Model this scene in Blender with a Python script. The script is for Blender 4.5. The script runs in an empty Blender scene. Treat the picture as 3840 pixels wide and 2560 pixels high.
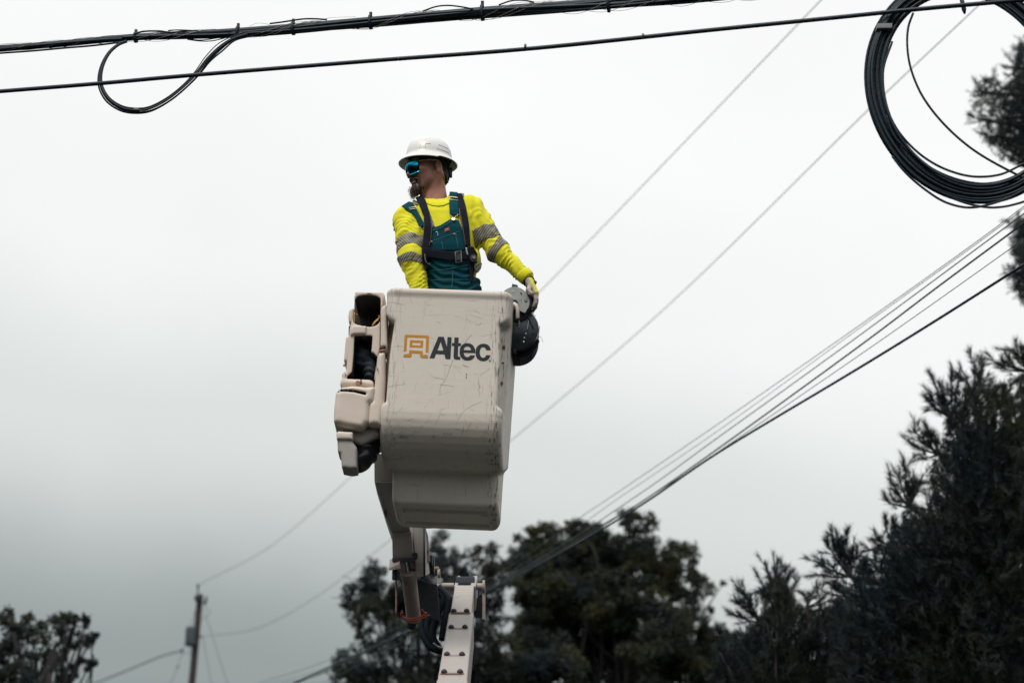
import bpy, math, random
import numpy as np
from mathutils import Matrix, Vector
from mathutils.geometry import tessellate_polygon

random.seed(7)
rng = np.random.default_rng(11)
scene = bpy.context.scene
col = scene.collection
R = math.radians

# ------------------------------------------------------------------ camera
CAM = np.array([0.0, 0.0, 1.65])
PITCH = R(18.0)
FPX = 85.0 / 36.0 * 3840.0
cd = bpy.data.cameras.new('camera')
cam = bpy.data.objects.new('camera', cd)
col.objects.link(cam)
cam.location = CAM
cam.rotation_euler = (R(90) + PITCH, 0, 0)
cd.lens = 85.0
cd.sensor_width = 36.0
cd.clip_start = 0.1
cd.clip_end = 3000
cd.dof.use_dof = True
cd.dof.focus_distance = 12.78
cd.dof.aperture_fstop = 2.4
scene.camera = cam

# ------------------------------------------------------------------ sky
SUN_EL, SUN_AZ = 56.0, 204.0      # azimuth clockwise from +Y: behind the camera, to the left
world = bpy.data.worlds.new('World')
scene.world = world
world.use_nodes = True
wn = world.node_tree.nodes
wl = world.node_tree.links
wn.clear()
wo = wn.new('ShaderNodeOutputWorld')
bg = wn.new('ShaderNodeBackground')
bg.inputs['Strength'].default_value = 0.1
sky = wn.new('ShaderNodeTexSky')
sky.sky_type = 'NISHITA'
sky.sun_disc = False
sky.sun_elevation = R(SUN_EL)
sky.sun_rotation = R(SUN_AZ)
sky.air_density = 1.0
sky.dust_density = 3.0
tc = wn.new('ShaderNodeTexCoord')
sep = wn.new('ShaderNodeSeparateXYZ')
wl.new(tc.outputs['Generated'], sep.inputs[0])
def wmath(op, a, b=None, c=None):
    n = wn.new('ShaderNodeMath'); n.operation = op
    for i, v in enumerate((a, b, c)):
        if v is None: continue
        if isinstance(v, (int, float)): n.inputs[i].default_value = v
        else: wl.new(v, n.inputs[i])
    return n.outputs[0]
# overcast deck: darker, thicker cloud low down and towards the west, bright above
noi = wn.new('ShaderNodeTexNoise')
noi.inputs['Scale'].default_value = 2.6
noi.inputs['Detail'].default_value = 5.0
noi.inputs['Roughness'].default_value = 0.5
wl.new(tc.outputs['Generated'], noi.inputs['Vector'])
nz = wmath('SUBTRACT', noi.outputs['Fac'], 0.5)
elev = wmath('ADD', sep.outputs['Z'], wmath('MULTIPLY', nz, 0.10))
elev = wmath('ADD', elev, wmath('MULTIPLY', sep.outputs['X'], 0.20))
ramp = wn.new('ShaderNodeValToRGB')
ramp.color_ramp.interpolation = 'EASE'
wl.new(elev, ramp.inputs[0])
cr = ramp.color_ramp
cr.elements[0].position = 0.07; cr.elements[0].color = (0.124, 0.150, 0.158, 1)
cr.elements[1].position = 0.40; cr.elements[1].color = (0.842, 0.848, 0.838, 1)
for p, c in ((0.15, (0.275, 0.308, 0.303, 1)), (0.25, (0.635, 0.662, 0.645, 1)), (0.32, (0.80, 0.815, 0.808, 1))):
    e = cr.elements.new(p); e.color = c
sc_ = wn.new('ShaderNodeVectorMath'); sc_.operation = 'SCALE'
wl.new(ramp.outputs['Color'], sc_.inputs[0]); sc_.inputs['Scale'].default_value = 10.0
no2 = wn.new('ShaderNodeTexNoise'); no2.inputs['Scale'].default_value = 7.0; no2.inputs['Detail'].default_value = 6.0; no2.inputs['Roughness'].default_value = 0.55
wl.new(tc.outputs['Generated'], no2.inputs['Vector'])
wl.new(wmath('ADD', wmath('MULTIPLY', no2.outputs['Fac'], 0.95), 8.05), sc_.inputs['Scale'])
mix = wn.new('ShaderNodeMix'); mix.data_type = 'RGBA'
mix.inputs[0].default_value = 0.97
wl.new(sky.outputs['Color'], mix.inputs[6])
wl.new(sc_.outputs[0], mix.inputs[7])
wl.new(mix.outputs[2], bg.inputs['Color'])
wl.new(bg.outputs[0], wo.inputs['Surface'])

# ------------------------------------------------------------------ sun behind the clouds
sd = bpy.data.lights.new('sun', 'SUN')
sd.energy = 1.5
sd.angle = R(20)
sd.color = (1.0, 0.94, 0.86)
sun = bpy.data.objects.new('sun', sd)
col.objects.link(sun)
az, el = R(SUN_AZ), R(SUN_EL)
sdir = Vector((math.sin(az) * math.cos(el), math.cos(az) * math.cos(el), math.sin(el)))
sun.rotation_euler = sdir.to_track_quat('Z', 'Y').to_euler()
sun.location = (-6, -10, 20)

vs = scene.view_settings
vs.view_transform = 'Standard'
vs.look = 'None'
vs.exposure = 0.45
vs.gamma = 1.0
vs.use_curve_mapping = False
scene.cycles.use_denoising = True
scene.cycles.max_bounces = 6

# ------------------------------------------------------------------ measuring helpers
cP, sP = math.cos(PITCH), math.sin(PITCH)
def ray(px, py):
    u, v = (px - 1920.0) / FPX, (1280.0 - py) / FPX
    return np.array([u, cP - v * sP, sP + v * cP])
def at(px, py, Y):                 # the point of the place at distance Y
    d = ray(px, py)
    return CAM + d * (Y / d[1])
def atz(px, py, z):                # ... at height z
    d = ray(px, py)
    return CAM + d * ((z - CAM[2]) / d[2])
def pix(X, Y, Z):                  # where a point of the place falls
    dx, dy, dz = X - CAM[0], Y - CAM[1], Z - CAM[2]
    f = dy * cP + dz * sP
    return 1920.0 + FPX * dx / f, 1280.0 - FPX * (dz * cP - dy * sP) / f

# ------------------------------------------------------------------ object helpers
def link(o, parent=None):
    col.objects.link(o)
    if parent is not None:
        o.parent = parent
    return o
def tag(o, label, cat, group=None, kind=None):
    o['label'] = label
    if cat: o['category'] = cat
    if group: o['group'] = group
    if kind: o['kind'] = kind
    return o
def empty(name, label, cat, loc=(0, 0, 0), group=None):
    o = bpy.data.objects.new(name, None)
    col.objects.link(o)
    o.location = loc
    o.empty_display_size = 0.1
    return tag(o, label, cat, group)
def raw_mesh(name, V, faces_list):
    """faces_list: list of int arrays (n, k)"""
    me = bpy.data.meshes.new(name)
    V = np.asarray(V, dtype=np.float32).reshape(-1, 3)
    me.vertices.add(len(V))
    me.vertices.foreach_set('co', V.ravel())
    loops, starts, tot, n = [], [], [], 0
    for F in faces_list:
        F = np.asarray(F, dtype=np.int32)
        if len(F) == 0: continue
        k = F.shape[1]
        loops.append(F.ravel())
        starts.append(n + np.arange(len(F)) * k)
        n += F.size
    L = np.concatenate(loops); S = np.concatenate(starts)
    me.loops.add(len(L)); me.loops.foreach_set('vertex_index', L.astype(np.int32))
    me.polygons.add(len(S)); me.polygons.foreach_set('loop_start', S.astype(np.int32))
    me.update(calc_edges=True)
    me.validate()
    return me
def mesh_obj(name, me, mat, parent=None, smooth=True, world_pts=True):
    me.polygons.foreach_set('use_smooth', np.full(len(me.polygons), bool(smooth)))
    if mat is not None:
        me.materials.append(mat)
    o = bpy.data.objects.new(name, me)
    link(o, parent)
    if parent is not None and world_pts:
        o.matrix_parent_inverse = pmat(parent).inverted()
    return o
def pmat(o):
    m = Matrix.LocRotScale(o.location, o.rotation_euler, o.scale)
    if o.parent is not None:
        m = pmat(o.parent) @ o.matrix_parent_inverse @ m
    return m

def catmull(P, n=12):
    P = [np.asarray(p, float) for p in P]
    if len(P) < 3:
        return np.array([P[0] + (P[1] - P[0]) * t for t in np.linspace(0, 1, n + 1)])
    Q = [2 * P[0] - P[1]] + P + [2 * P[-1] - P[-2]]
    out = []
    for i in range(1, len(Q) - 2):
        a, b, c, d = Q[i - 1:i + 3]
        for t in np.linspace(0, 1, n, endpoint=False):
            out.append(0.5 * (2 * b + (c - a) * t + (2 * a - 5 * b + 4 * c - d) * t * t + (3 * b - a - 3 * c + d) * t ** 3))
    out.append(P[-1])
    return np.array(out)
def tube_arrays(P, r, seg=8, closed=False, caps=True):
    P = np.asarray(P, float); n = len(P)
    r = np.broadcast_to(np.asarray(r, float), (n,))
    if closed:
        T = np.roll(P, -1, 0) - np.roll(P, 1, 0)
    else:
        T = np.gradient(P, axis=0)
    T /= np.linalg.norm(T, axis=1)[:, None] + 1e-12
    up = np.array([0.31, 0.17, 0.93]) if abs(T[0][2]) < 0.9 else np.array([1.0, 0.2, 0.1])
    N = np.zeros_like(P)
    prev = np.cross(T[0], up); prev /= np.linalg.norm(prev)
    for i in range(n):
        v = prev - T[i] * np.dot(prev, T[i]); v /= np.linalg.norm(v) + 1e-12
        N[i] = v; prev = v
    B = np.cross(T, N)
    a = np.arange(seg) / seg * 2 * math.pi
    V = P[:, None, :] + r[:, None, None] * (np.cos(a)[None, :, None] * N[:, None, :] + np.sin(a)[None, :, None] * B[:, None, :])
    V = V.reshape(-1, 3)
    m = n if closed else n - 1
    i = np.arange(m)[:, None]; j = np.arange(seg)[None, :]
    i2 = (i + 1) % n; j2 = (j + 1) % seg
    F = np.stack([i * seg + j + 0 * j2, i * seg + j2, i2 * seg + j2, i2 * seg + j + 0 * j2], -1).reshape(-1, 4)
    T3 = []
    if caps and not closed:
        V = np.vstack([V, P[0], P[-1]])
        c0, c1 = n * seg, n * seg + 1
        T3 = [(c0, (k + 1) % seg, k) for k in range(seg)] + [(c1, (n - 1) * seg + k, (n - 1) * seg + (k + 1) % seg) for k in range(seg)]
    return V, F, np.array(T3, dtype=np.int32).reshape(-1, 3)
class MB:
    """collects shapes that belong to ONE part"""
    def __init__(self): self.V = []; self.F4 = []; self.F3 = []; self.n = 0
    def add(self, V, F4=None, F3=None):
        V = np.asarray(V, float).reshape(-1, 3)
        if F4 is not None and len(F4): self.F4.append(np.asarray(F4) + self.n)
        if F3 is not None and len(F3): self.F3.append(np.asarray(F3) + self.n)
        self.V.append(V); self.n += len(V)
        return self
    def tube(self, P, r, seg=8, closed=False):
        return self.add(*tube_arrays(P, r, seg, closed))
    def cyl(self, a, b, r, seg=20):
        a, b = np.asarray(a, float), np.asarray(b, float)
        return self.tube(np.array([a, a + (b - a) * .001, b - (b - a) * .001, b]), r, seg)
    def box(self, c, s, Rm=None):
        s = np.asarray(s, float) / 2
        C = np.array([(x, y, z) for x in (-1, 1) for y in (-1, 1) for z in (-1, 1)], float) * s
        if Rm is not None: C = C @ np.array(Rm).T
        return self.add(C + np.asarray(c), [(0, 1, 3, 2), (4, 6, 7, 5), (0, 4, 5, 1), (2, 3, 7, 6), (0, 2, 6, 4), (1, 5, 7, 3)])
    def hexa(self, A, B):
        """two quads with matching corners, A near and B far"""
        return self.add(list(A) + list(B), [(0, 1, 2, 3), (7, 6, 5, 4), (0, 4, 5, 1), (1, 5, 6, 2), (2, 6, 7, 3), (3, 7, 4, 0)])
    def build(self, name, mat, parent=None, smooth=False, bevel=0.0, seg=2):
        fl = []
        if self.F4: fl.append(np.concatenate(self.F4))
        if self.F3: fl.append(np.concatenate(self.F3))
        me = raw_mesh(name, np.concatenate(self.V), fl)
        o = mesh_obj(name, me, mat, parent, smooth)
        if bevel:
            m = o.modifiers.new('edge', 'BEVEL'); m.width = bevel; m.segments = seg; m.limit_method = 'ANGLE'
            m.harden_normals = False
            me.polygons.foreach_set('use_smooth', np.ones(len(me.polygons), dtype=bool))
            w = o.modifiers.new('wn', 'WEIGHTED_NORMAL')
        elif smooth == 'auto':
            pass
        return o
def sharp(o, ang=35):
    me = o.data
    me.polygons.foreach_set('use_smooth', np.ones(len(me.polygons), dtype=bool))
    try: me.set_sharp_from_angle(angle=R(ang))
    except Exception: pass
    return o
def polysheet(name, loops, to3d, mat, parent, thick=0.0015, ndir=(0, -1, 0)):
    """flat printed shape: outline and holes in 2D, given thickness"""
    vl = [[Vector((p[0], p[1], 0)) for p in lp] for lp in loops]
    tri = tessellate_polygon(vl)
    flat = [p for lp in loops for p in lp]
    P = np.array([to3d(*p) for p in flat]); n = len(P)
    nd = np.asarray(ndir, float) * thick
    V = np.vstack([P + nd, P])
    F3 = []
    for t in tri:
        a, b, c = (P[k] for k in t)
        if np.dot(np.cross(b - a, c - a), nd) < 0: t = (t[0], t[2], t[1])
        F3.append(tuple(t))
    F4, s = [], 0
    for lp in loops:
        k = len(lp)
        for i in range(k):
            F4.append((s + i, s + (i + 1) % k, n + s + (i + 1) % k, n + s + i))
        s += k
    return mesh_obj(name, raw_mesh(name, V, [np.array(F3), np.array(F4)]), mat, parent, smooth=False)

# ------------------------------------------------------------------ implicit shapes
def grid(lo, hi, h):
    n = [int(math.ceil((b - a) / h)) + 1 for a, b in zip(lo, hi)]
    ax = [np.float32(lo[k]) + np.arange(n[k], dtype=np.float32) * np.float32(h) for k in range(3)]
    return ax[0][:, None, None], ax[1][None, :, None], ax[2][None, None, :]
def surface_net(F, lo, h):
    S = F < 0
    nx, ny, nz = F.shape
    c = None
    act = np.zeros((nx - 1, ny - 1, nz - 1), dtype=np.uint8)
    for dx in (0, 1):
        for dy in (0, 1):
            for dz in (0, 1):
                act += S[dx:nx - 1 + dx, dy:ny - 1 + dy, dz:nz - 1 + dz]
    A = (act > 0) & (act < 8)
    I = np.argwhere(A)
    corner = [(a, b, c) for a in (0, 1) for b in (0, 1) for c in (0, 1)]
    val = np.stack([F[I[:, 0] + a, I[:, 1] + b, I[:, 2] + c] for a, b, c in corner], 1).astype(np.float64)
    acc = np.zeros((len(I), 3)); cnt = np.zeros(len(I))
    for i in range(8):
        for j in range(i + 1, 8):
            d = [abs(corner[i][k] - corner[j][k]) for k in range(3)]
            if sum(d) != 1: continue
            fi, fj = val[:, i], val[:, j]
            m = (fi < 0) != (fj < 0)
            t = np.where(m, fi / np.where(m, fi - fj, 1), 0)
            p = np.array(corner[i])[None] + t[:, None] * (np.array(corner[j]) - np.array(corner[i]))[None]
            acc += np.where(m[:, None], p, 0); cnt += m
    V = (I + acc / cnt[:, None]) * h + np.asarray(lo)
    idx = -np.ones(A.shape, dtype=np.int64)
    idx[A] = np.arange(len(I))
    Q = []
    for ax in range(3):
        a = [slice(None)] * 3; b = [slice(None)] * 3
        a[ax] = slice(0, -1); b[ax] = slice(1, None)
        s0, s1 = S[tuple(a)], S[tuple(b)]
        E = np.argwhere(s0 != s1)
        o1, o2 = [k for k in range(3) if k != ax]
        ok = (E[:, o1] > 0) & (E[:, o2] > 0) & (E[:, o1] < F.shape[o1] - 1) & (E[:, o2] < F.shape[o2] - 1)
        E = E[ok]
        def cell(d1, d2):
            e = E.copy(); e[:, o1] -= d1; e[:, o2] -= d2
            return idx[e[:, 0], e[:, 1], e[:, 2]]
        q = np.stack([cell(1, 1), cell(0, 1), cell(0, 0), cell(1, 0)], 1)
        flip = s0[E[:, 0], E[:, 1], E[:, 2]]
        if ax == 1: flip = ~flip
        q[~flip] = q[~flip][:, ::-1]
        Q.append(q)
    return V, np.concatenate(Q)
def sdf_obj(name, fn, lo, hi, h, mat, parent, smooth_iter=1, frame=None):
    X, Y, Z = grid(lo, hi, h)
    F = np.broadcast_to(fn(X, Y, Z), (X.shape[0], Y.shape[1], Z.shape[2])).astype(np.float32)
    V, Q = surface_net(F, lo, h)
    return net_obj(name, V, Q, mat, parent, smooth_iter, frame)
def net_obj(name, V, Q, mat, parent, smooth_iter=1, frame=None):
    for _ in range(smooth_iter):      # light relaxing of the cell pattern
        acc = np.zeros_like(V); cnt = np.zeros(len(V))
        for k in range(4):
            for m in ((k + 1) % 4, (k + 3) % 4):
                np.add.at(acc, Q[:, k], V[Q[:, m]]); np.add.at(cnt, Q[:, k], 1)
        V = 0.5 * V + 0.5 * acc / np.maximum(cnt, 1)[:, None]
    if frame is not None:
        V = V @ np.array(frame.to_3x3()).T + np.array(frame.translation)
    return mesh_obj(name, raw_mesh(name, V, [Q]), mat, parent)
def smin(a, b, k):
    h = np.clip(0.5 + 0.5 * (b - a) / k, 0, 1)
    return b + (a - b) * h - k * h * (1 - h)
def smax(a, b, k): return -smin(-a, -b, k)
def rmax(a, b, r):                 # intersection with a rounded edge
    return np.sqrt(np.maximum(a + r, 0) ** 2 + np.maximum(b + r, 0) ** 2) + np.minimum(np.maximum(a + r, b + r), 0) - r
def ell(X, Y, Z, c, r):
    x, y, z = X - c[0], Y - c[1], Z - c[2]
    k0 = np.sqrt((x / r[0]) ** 2 + (y / r[1]) ** 2 + (z / r[2]) ** 2) + 1e-6
    k1 = np.sqrt((x / r[0] ** 2) ** 2 + (y / r[1] ** 2) ** 2 + (z / r[2] ** 2) ** 2) + 1e-6
    return k0 * (k0 - 1) / k1
def cap(X, Y, Z, a, b, ra, rb):
    a, b = np.asarray(a, float), np.asarray(b, float)
    d = b - a; L = float(d @ d)
    t = np.clip(((X - a[0]) * d[0] + (Y - a[1]) * d[1] + (Z - a[2]) * d[2]) / L, 0, 1)
    return np.sqrt((X - a[0] - t * d[0]) ** 2 + (Y - a[1] - t * d[1]) ** 2 + (Z - a[2] - t * d[2]) ** 2) - (ra + (rb - ra) * t)
def rbox(X, Y, Z, c, s, r):
    x, y, z = abs(X - c[0]) - s[0] + r, abs(Y - c[1]) - s[1] + r, abs(Z - c[2]) - s[2] + r
    return np.sqrt(np.maximum(x, 0) ** 2 + np.maximum(y, 0) ** 2 + np.maximum(z, 0) ** 2) + np.minimum(np.maximum(np.maximum(x, y), z), 0) - r
def poly2(U, W, pts):
    """signed distance to a polygon"""
    U, W = np.broadcast_arrays(U, W)
    pts = np.asarray(pts, float); n = len(pts)
    D = np.full(U.shape, 1e9, dtype=np.float32); s = np.ones(U.shape, dtype=np.float32)
    for i in range(n):
        a, b = pts[i], pts[i - 1]
        ex, ey = b - a
        wx, wy = U - a[0], W - a[1]
        t = np.clip((wx * ex + wy * ey) / (ex * ex + ey * ey + 1e-12), 0, 1)
        D = np.minimum(D, (wx - ex * t) ** 2 + (wy - ey * t) ** 2)
        c1 = W >= a[1]; c2 = W < b[1]; c3 = ex * wy > ey * wx
        flip = (c1 & c2 & c3) | (~c1 & ~c2 & ~c3)
        s = np.where(flip, -s, s)
    return s * np.sqrt(D)
def rough3(X, Y, Z, f, seed=0):    # smooth pseudo noise from crossed waves
    r = np.random.default_rng(seed)
    o = 0
    for k in range(4):
        d = r.normal(size=3); d /= np.linalg.norm(d); q = f * (0.7 + 0.25 * k)
        o = o + np.sin((X * d[0] + Y * d[1] + Z * d[2]) * q + r.uniform(0, 6))
    return o / 4

# ------------------------------------------------------------------ materials
def nmat(name):
    m = bpy.data.materials.new(name); m.use_nodes = True
    nt = m.node_tree
    return m, nt, nt.nodes['Principled BSDF']
def N(nt, kind, **kw):
    n = nt.nodes.new(kind)
    for k, v in kw.items():
        if k in n.inputs: n.inputs[k].default_value = v
        else: setattr(n, k, v)
    return n
def mapped(nt, scale=(1, 1, 1), rot=(0, 0, 0)):
    t = N(nt, 'ShaderNodeTexCoord')
    mp = N(nt, 'ShaderNodeMapping')
    mp.inputs['Scale'].default_value = scale; mp.inputs['Rotation'].default_value = rot
    nt.links.new(t.outputs['Object'], mp.inputs['Vector'])
    return mp.outputs[0]
def noise(nt, vec, scale, detail=4, rough=0.6):
    n = N(nt, 'ShaderNodeTexNoise'); n.inputs['Scale'].default_value = scale
    n.inputs['Detail'].default_value = detail; n.inputs['Roughness'].default_value = rough
    nt.links.new(vec, n.inputs['Vector'])
    return n.outputs['Fac']
def ramp_(nt, fac, stops):
    r = N(nt, 'ShaderNodeValToRGB'); nt.links.new(fac, r.inputs[0])
    e = r.color_ramp.elements
    while len(e) < len(stops): e.new(0.5)
    for k, (p, c) in enumerate(stops):
        e[k].position = p; e[k].color = (*c, 1) if len(c) == 3 else c
    return r.outputs['Color']
def mixc(nt, fac, a, b):
    m = N(nt, 'ShaderNodeMix', data_type='RGBA')
    for s, v in ((0, fac), (6, a), (7, b)):
        if isinstance(v, (int, float)): m.inputs[s].default_value = v
        elif isinstance(v, tuple): m.inputs[s].default_value = (*v, 1)
        else: nt.links.new(v, m.inputs[s])
    return m.outputs[2]
def mth(nt, op, a, b=None, clamp=False):
    n = N(nt, 'ShaderNodeMath', operation=op); n.use_clamp = clamp
    for i, v in enumerate((a, b)):
        if v is None: continue
        if isinstance(v, (int, float)): n.inputs[i].default_value = v
        else: nt.links.new(v, n.inputs[i])
    return n.outputs[0]
def bump(nt, bs, h, strength=0.3, dist=0.01):
    b = N(nt, 'ShaderNodeBump'); b.inputs['Strength'].default_value = strength; b.inputs['Distance'].default_value = dist
    nt.links.new(h, b.inputs['Height']); nt.links.new(b.outputs[0], bs.inputs['Normal'])
def plain(name, c, rough=0.6, metal=0.0, var=0.15, scale=30.0, bmp=0.0, spec=0.4):
    m, nt, bs = nmat(name)
    v = mapped(nt)
    f = noise(nt, v, scale)
    lo = tuple(max(0, x * (1 - var)) for x in c); hi = tuple(min(1, x * (1 + var)) for x in c)
    nt.links.new(ramp_(nt, f, [(0.3, lo), (0.7, hi)]), bs.inputs['Base Color'])
    bs.inputs['Roughness'].default_value = rough
    bs.inputs['Metallic'].default_value = metal
    bs.inputs['Specular IOR Level'].default_value = spec
    if bmp: bump(nt, bs, f, bmp, 0.004)
    return m
def plastic_mat(name, base, grime=1.0, edges=None):
    """weathered moulded fibreglass: fine scratches, rub marks, grime"""
    m, nt, bs = nmat(name)
    v = mapped(nt)
    big = noise(nt, v, 3.0, 6, 0.6)
    c = mixc(nt, big, tuple(x * 0.93 for x in base), tuple(min(1, x * 1.04) for x in base))
    # fine speckle
    sp = noise(nt, v, 70.0, 5, 0.7)
    c = mixc(nt, mth(nt, 'MULTIPLY', ramp_(nt, sp, [(0.60, (0, 0, 0)), (0.75, (1, 1, 1))]), 0.25 * grime), c, (0.16, 0.14, 0.125))
    # scratches in three directions
    tot = None
    for sc, rt, th in (((4, 5, 90), (0, 0.10, 0), 0.70), ((120, 8, 5), (0, 0.30, 0), 0.71), ((95, 8, 6), (0, -0.75, 0), 0.72)):
        wv = N(nt, 'ShaderNodeVectorMath', operation='ADD'); nw = N(nt, 'ShaderNodeTexNoise'); nw.inputs['Scale'].default_value = 4.0; nw.inputs['Detail'].default_value = 3.0
        nt.links.new(v, nw.inputs['Vector']); ns_ = N(nt, 'ShaderNodeVectorMath', operation='SCALE'); ns_.inputs['Scale'].default_value = 0.16
        nt.links.new(nw.outputs['Color'], ns_.inputs[0]); nt.links.new(v, wv.inputs[0]); nt.links.new(ns_.outputs[0], wv.inputs[1])
        mp_ = N(nt, 'ShaderNodeMapping'); mp_.inputs['Scale'].default_value = sc; mp_.inputs['Rotation'].default_value = rt
        nt.links.new(wv.outputs[0], mp_.inputs['Vector'])
        f = noise(nt, mp_.outputs[0], 1.0, 2.5, 0.55)
        s = ramp_(nt, f, [(th - 0.06, (0, 0, 0)), (th, (1, 1, 1))])
        tot = s if tot is None else mth(nt, 'MAXIMUM', tot, s)
    patch = ramp_(nt, noise(nt, v, 6.0, 3), [(0.42, (0.1, 0.1, 0.1)), (0.65, (1, 1, 1))])
    c = mixc(nt, mth(nt, 'MULTIPLY', mth(nt, 'MULTIPLY', tot, patch), 0.55 * grime), c, (0.10, 0.09, 0.085))
    if edges is not None:            # rubbed corner strips, running down the corners
        xyz = N(nt, 'ShaderNodeSeparateXYZ'); nt.links.new(v, xyz.inputs[0])
        ax = mth(nt, 'ABSOLUTE', mth(nt, 'ADD', xyz.outputs['X'], mth(nt, 'MULTIPLY', mth(nt, 'SUBTRACT', noise(nt, v, 9, 3), 0.5), 0.02)))
        band = ramp_(nt, ax, [(edges[0], (0, 0, 0)), (edges[1], (1, 1, 1)), (edges[2], (1, 1, 1)), (edges[3], (0.0, 0.0, 0.0))])
        st = noise(nt, mapped(nt, (95, 40, 11)), 1.0, 4, 0.65)
        st = ramp_(nt, st, [(0.52, (0, 0, 0)), (0.63, (1, 1, 1))])
        fb = mth(nt, 'MULTIPLY', mth(nt, 'MULTIPLY', band, st), 0.8)
        side = ramp_(nt, xyz.outputs['X'], [(0.0, (0.45, 0.45, 0.45)), (0.02, (1, 1, 1))])
        c = mixc(nt, mth(nt, 'MULTIPLY', fb, side), c, (0.07, 0.065, 0.065))
        # rub mark across the belly
        bz = ramp_(nt, xyz.outputs['Z'], [(0.24, (0, 0, 0)), (0.31, (1, 1, 1)), (0.38, (1, 1, 1)), (0.44, (0, 0, 0))])
        bf = ramp_(nt, noise(nt, mapped(nt, (9, 4, 26), (0, 0.25, 0)), 1.0, 5, 0.7), [(0.60, (0, 0, 0)), (0.70, (1, 1, 1))])
        c = mixc(nt, mth(nt, 'MULTIPLY', mth(nt, 'MULTIPLY', bz, bf), 0.65), c, (0.06, 0.06, 0.07))
    nt.links.new(c, bs.inputs['Base Color'])
    bs.inputs['Roughness'].default_value = 0.55
    bs.inputs['Specular IOR Level'].default_value = 0.35
    wav = noise(nt, mapped(nt, (2, 2, 30)), 1.0, 3)
    bump(nt, bs, mth(nt, 'ADD', wav, mth(nt, 'MULTIPLY', tot, -0.4)), 0.12, 0.006)
    return m
def denim_mat(name, c):
    m, nt, bs = nmat(name)
    v = mapped(nt)
    f = noise(nt, v, 14, 5, 0.65); g = noise(nt, mapped(nt, (300, 300, 60)), 1.0, 2)
    cc = mixc(nt, f, tuple(x * 0.55 for x in c), tuple(min(1, x * 1.5) for x in c))
    cc = mixc(nt, mth(nt, 'MULTIPLY', g, 0.35), cc, tuple(min(1, x * 2.2 + .01) for x in c))
    nt.links.new(cc, bs.inputs['Base Color'])
    bs.inputs['Roughness'].default_value = 0.9; bs.inputs['Specular IOR Level'].default_value = 0.1
    bump(nt, bs, f, 0.5, 0.012)
    return m
def cloth_mat(name, c):
    m, nt, bs = nmat(name)
    v = mapped(nt)
    f = noise(nt, v, 11, 4, 0.55)
    cc = mixc(nt, f, tuple(x * 0.90 for x in c), tuple(min(1, x * 1.06) for x in c))
    dirt = ramp_(nt, noise(nt, v, 24, 5, .7), [(0.63, (0, 0, 0)), (0.8, (1, 1, 1))])
    cc = mixc(nt, mth(nt, 'MULTIPLY', dirt, 0.35), cc, tuple(x * 0.4 for x in c))
    nt.links.new(cc, bs.inputs['Base Color'])
    bs.inputs['Roughness'].default_value = 0.85; bs.inputs['Specular IOR Level'].default_value = 0.15
    bs.inputs['Sheen Weight'].default_value = 0.1
    wr = noise(nt, mapped(nt, (14, 14, 9), (0.3, 0.5, 0.2)), 1.0, 3, 0.5)
    bump(nt, bs, wr, 0.35, 0.02)
    return m
def stripe_mat(name, rot):
    m, nt, bs = nmat(name)
    w = N(nt, 'ShaderNodeTexWave', wave_type='BANDS', bands_direction='X'); w.inputs['Scale'].default_value = 26.0
    w.inputs['Distortion'].default_value = 0.6
    nt.links.new(mapped(nt, (1, 1, 1), rot), w.inputs['Vector'])
    c = ramp_(nt, w.outputs['Fac'], [(0.48, (0.10, 0.095, 0.075)), (0.62, (0.33, 0.31, 0.24))])
    nt.links.new(c, bs.inputs['Base Color']); bs.inputs['Roughness'].default_value = 0.55
    return m
def leaf_mat(name, a, b, trans=0.25):
    m, nt, bs = nmat(name)
    v = mapped(nt)
    f = noise(nt, v, 1.3, 3, 0.6)
    g = noise(nt, v, 9.0, 2, 0.6)
    c = mixc(nt, ramp_(nt, mth(nt, 'ADD', mth(nt, 'MULTIPLY', f, 0.65), mth(nt, 'MULTIPLY', g, 0.35)), [(0.38, (0, 0, 0)), (0.62, (1, 1, 1))]), a, b)
    nt.links.new(c, bs.inputs['Base Color'])
    bs.inputs['Roughness'].default_value = 0.8; bs.inputs['Specular IOR Level'].default_value = 0.08
    tr = N(nt, 'ShaderNodeBsdfTranslucent'); nt.links.new(c, tr.inputs['Color'])
    mx = N(nt, 'ShaderNodeMixShader'); mx.inputs[0].default_value = trans
    nt.links.new(bs.outputs[0], mx.inputs[1]); nt.links.new(tr.outputs[0], mx.inputs[2])
    nt.links.new(mx.outputs[0], nt.nodes['Material Output'].inputs['Surface'])
    return m
def rust_mat(name, base, amt=0.5):
    m, nt, bs = nmat(name)
    v = mapped(nt)
    f = noise(nt, v, 22, 6, 0.7)
    k = ramp_(nt, f, [(0.62 - 0.25 * amt, (0, 0, 0)), (0.78 - 0.25 * amt, (1, 1, 1))])
    c = mixc(nt, k, base, (0.22, 0.09, 0.04))
    nt.links.new(c, bs.inputs['Base Color']); bs.inputs['Roughness'].default_value = 0.6
    return m
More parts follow.
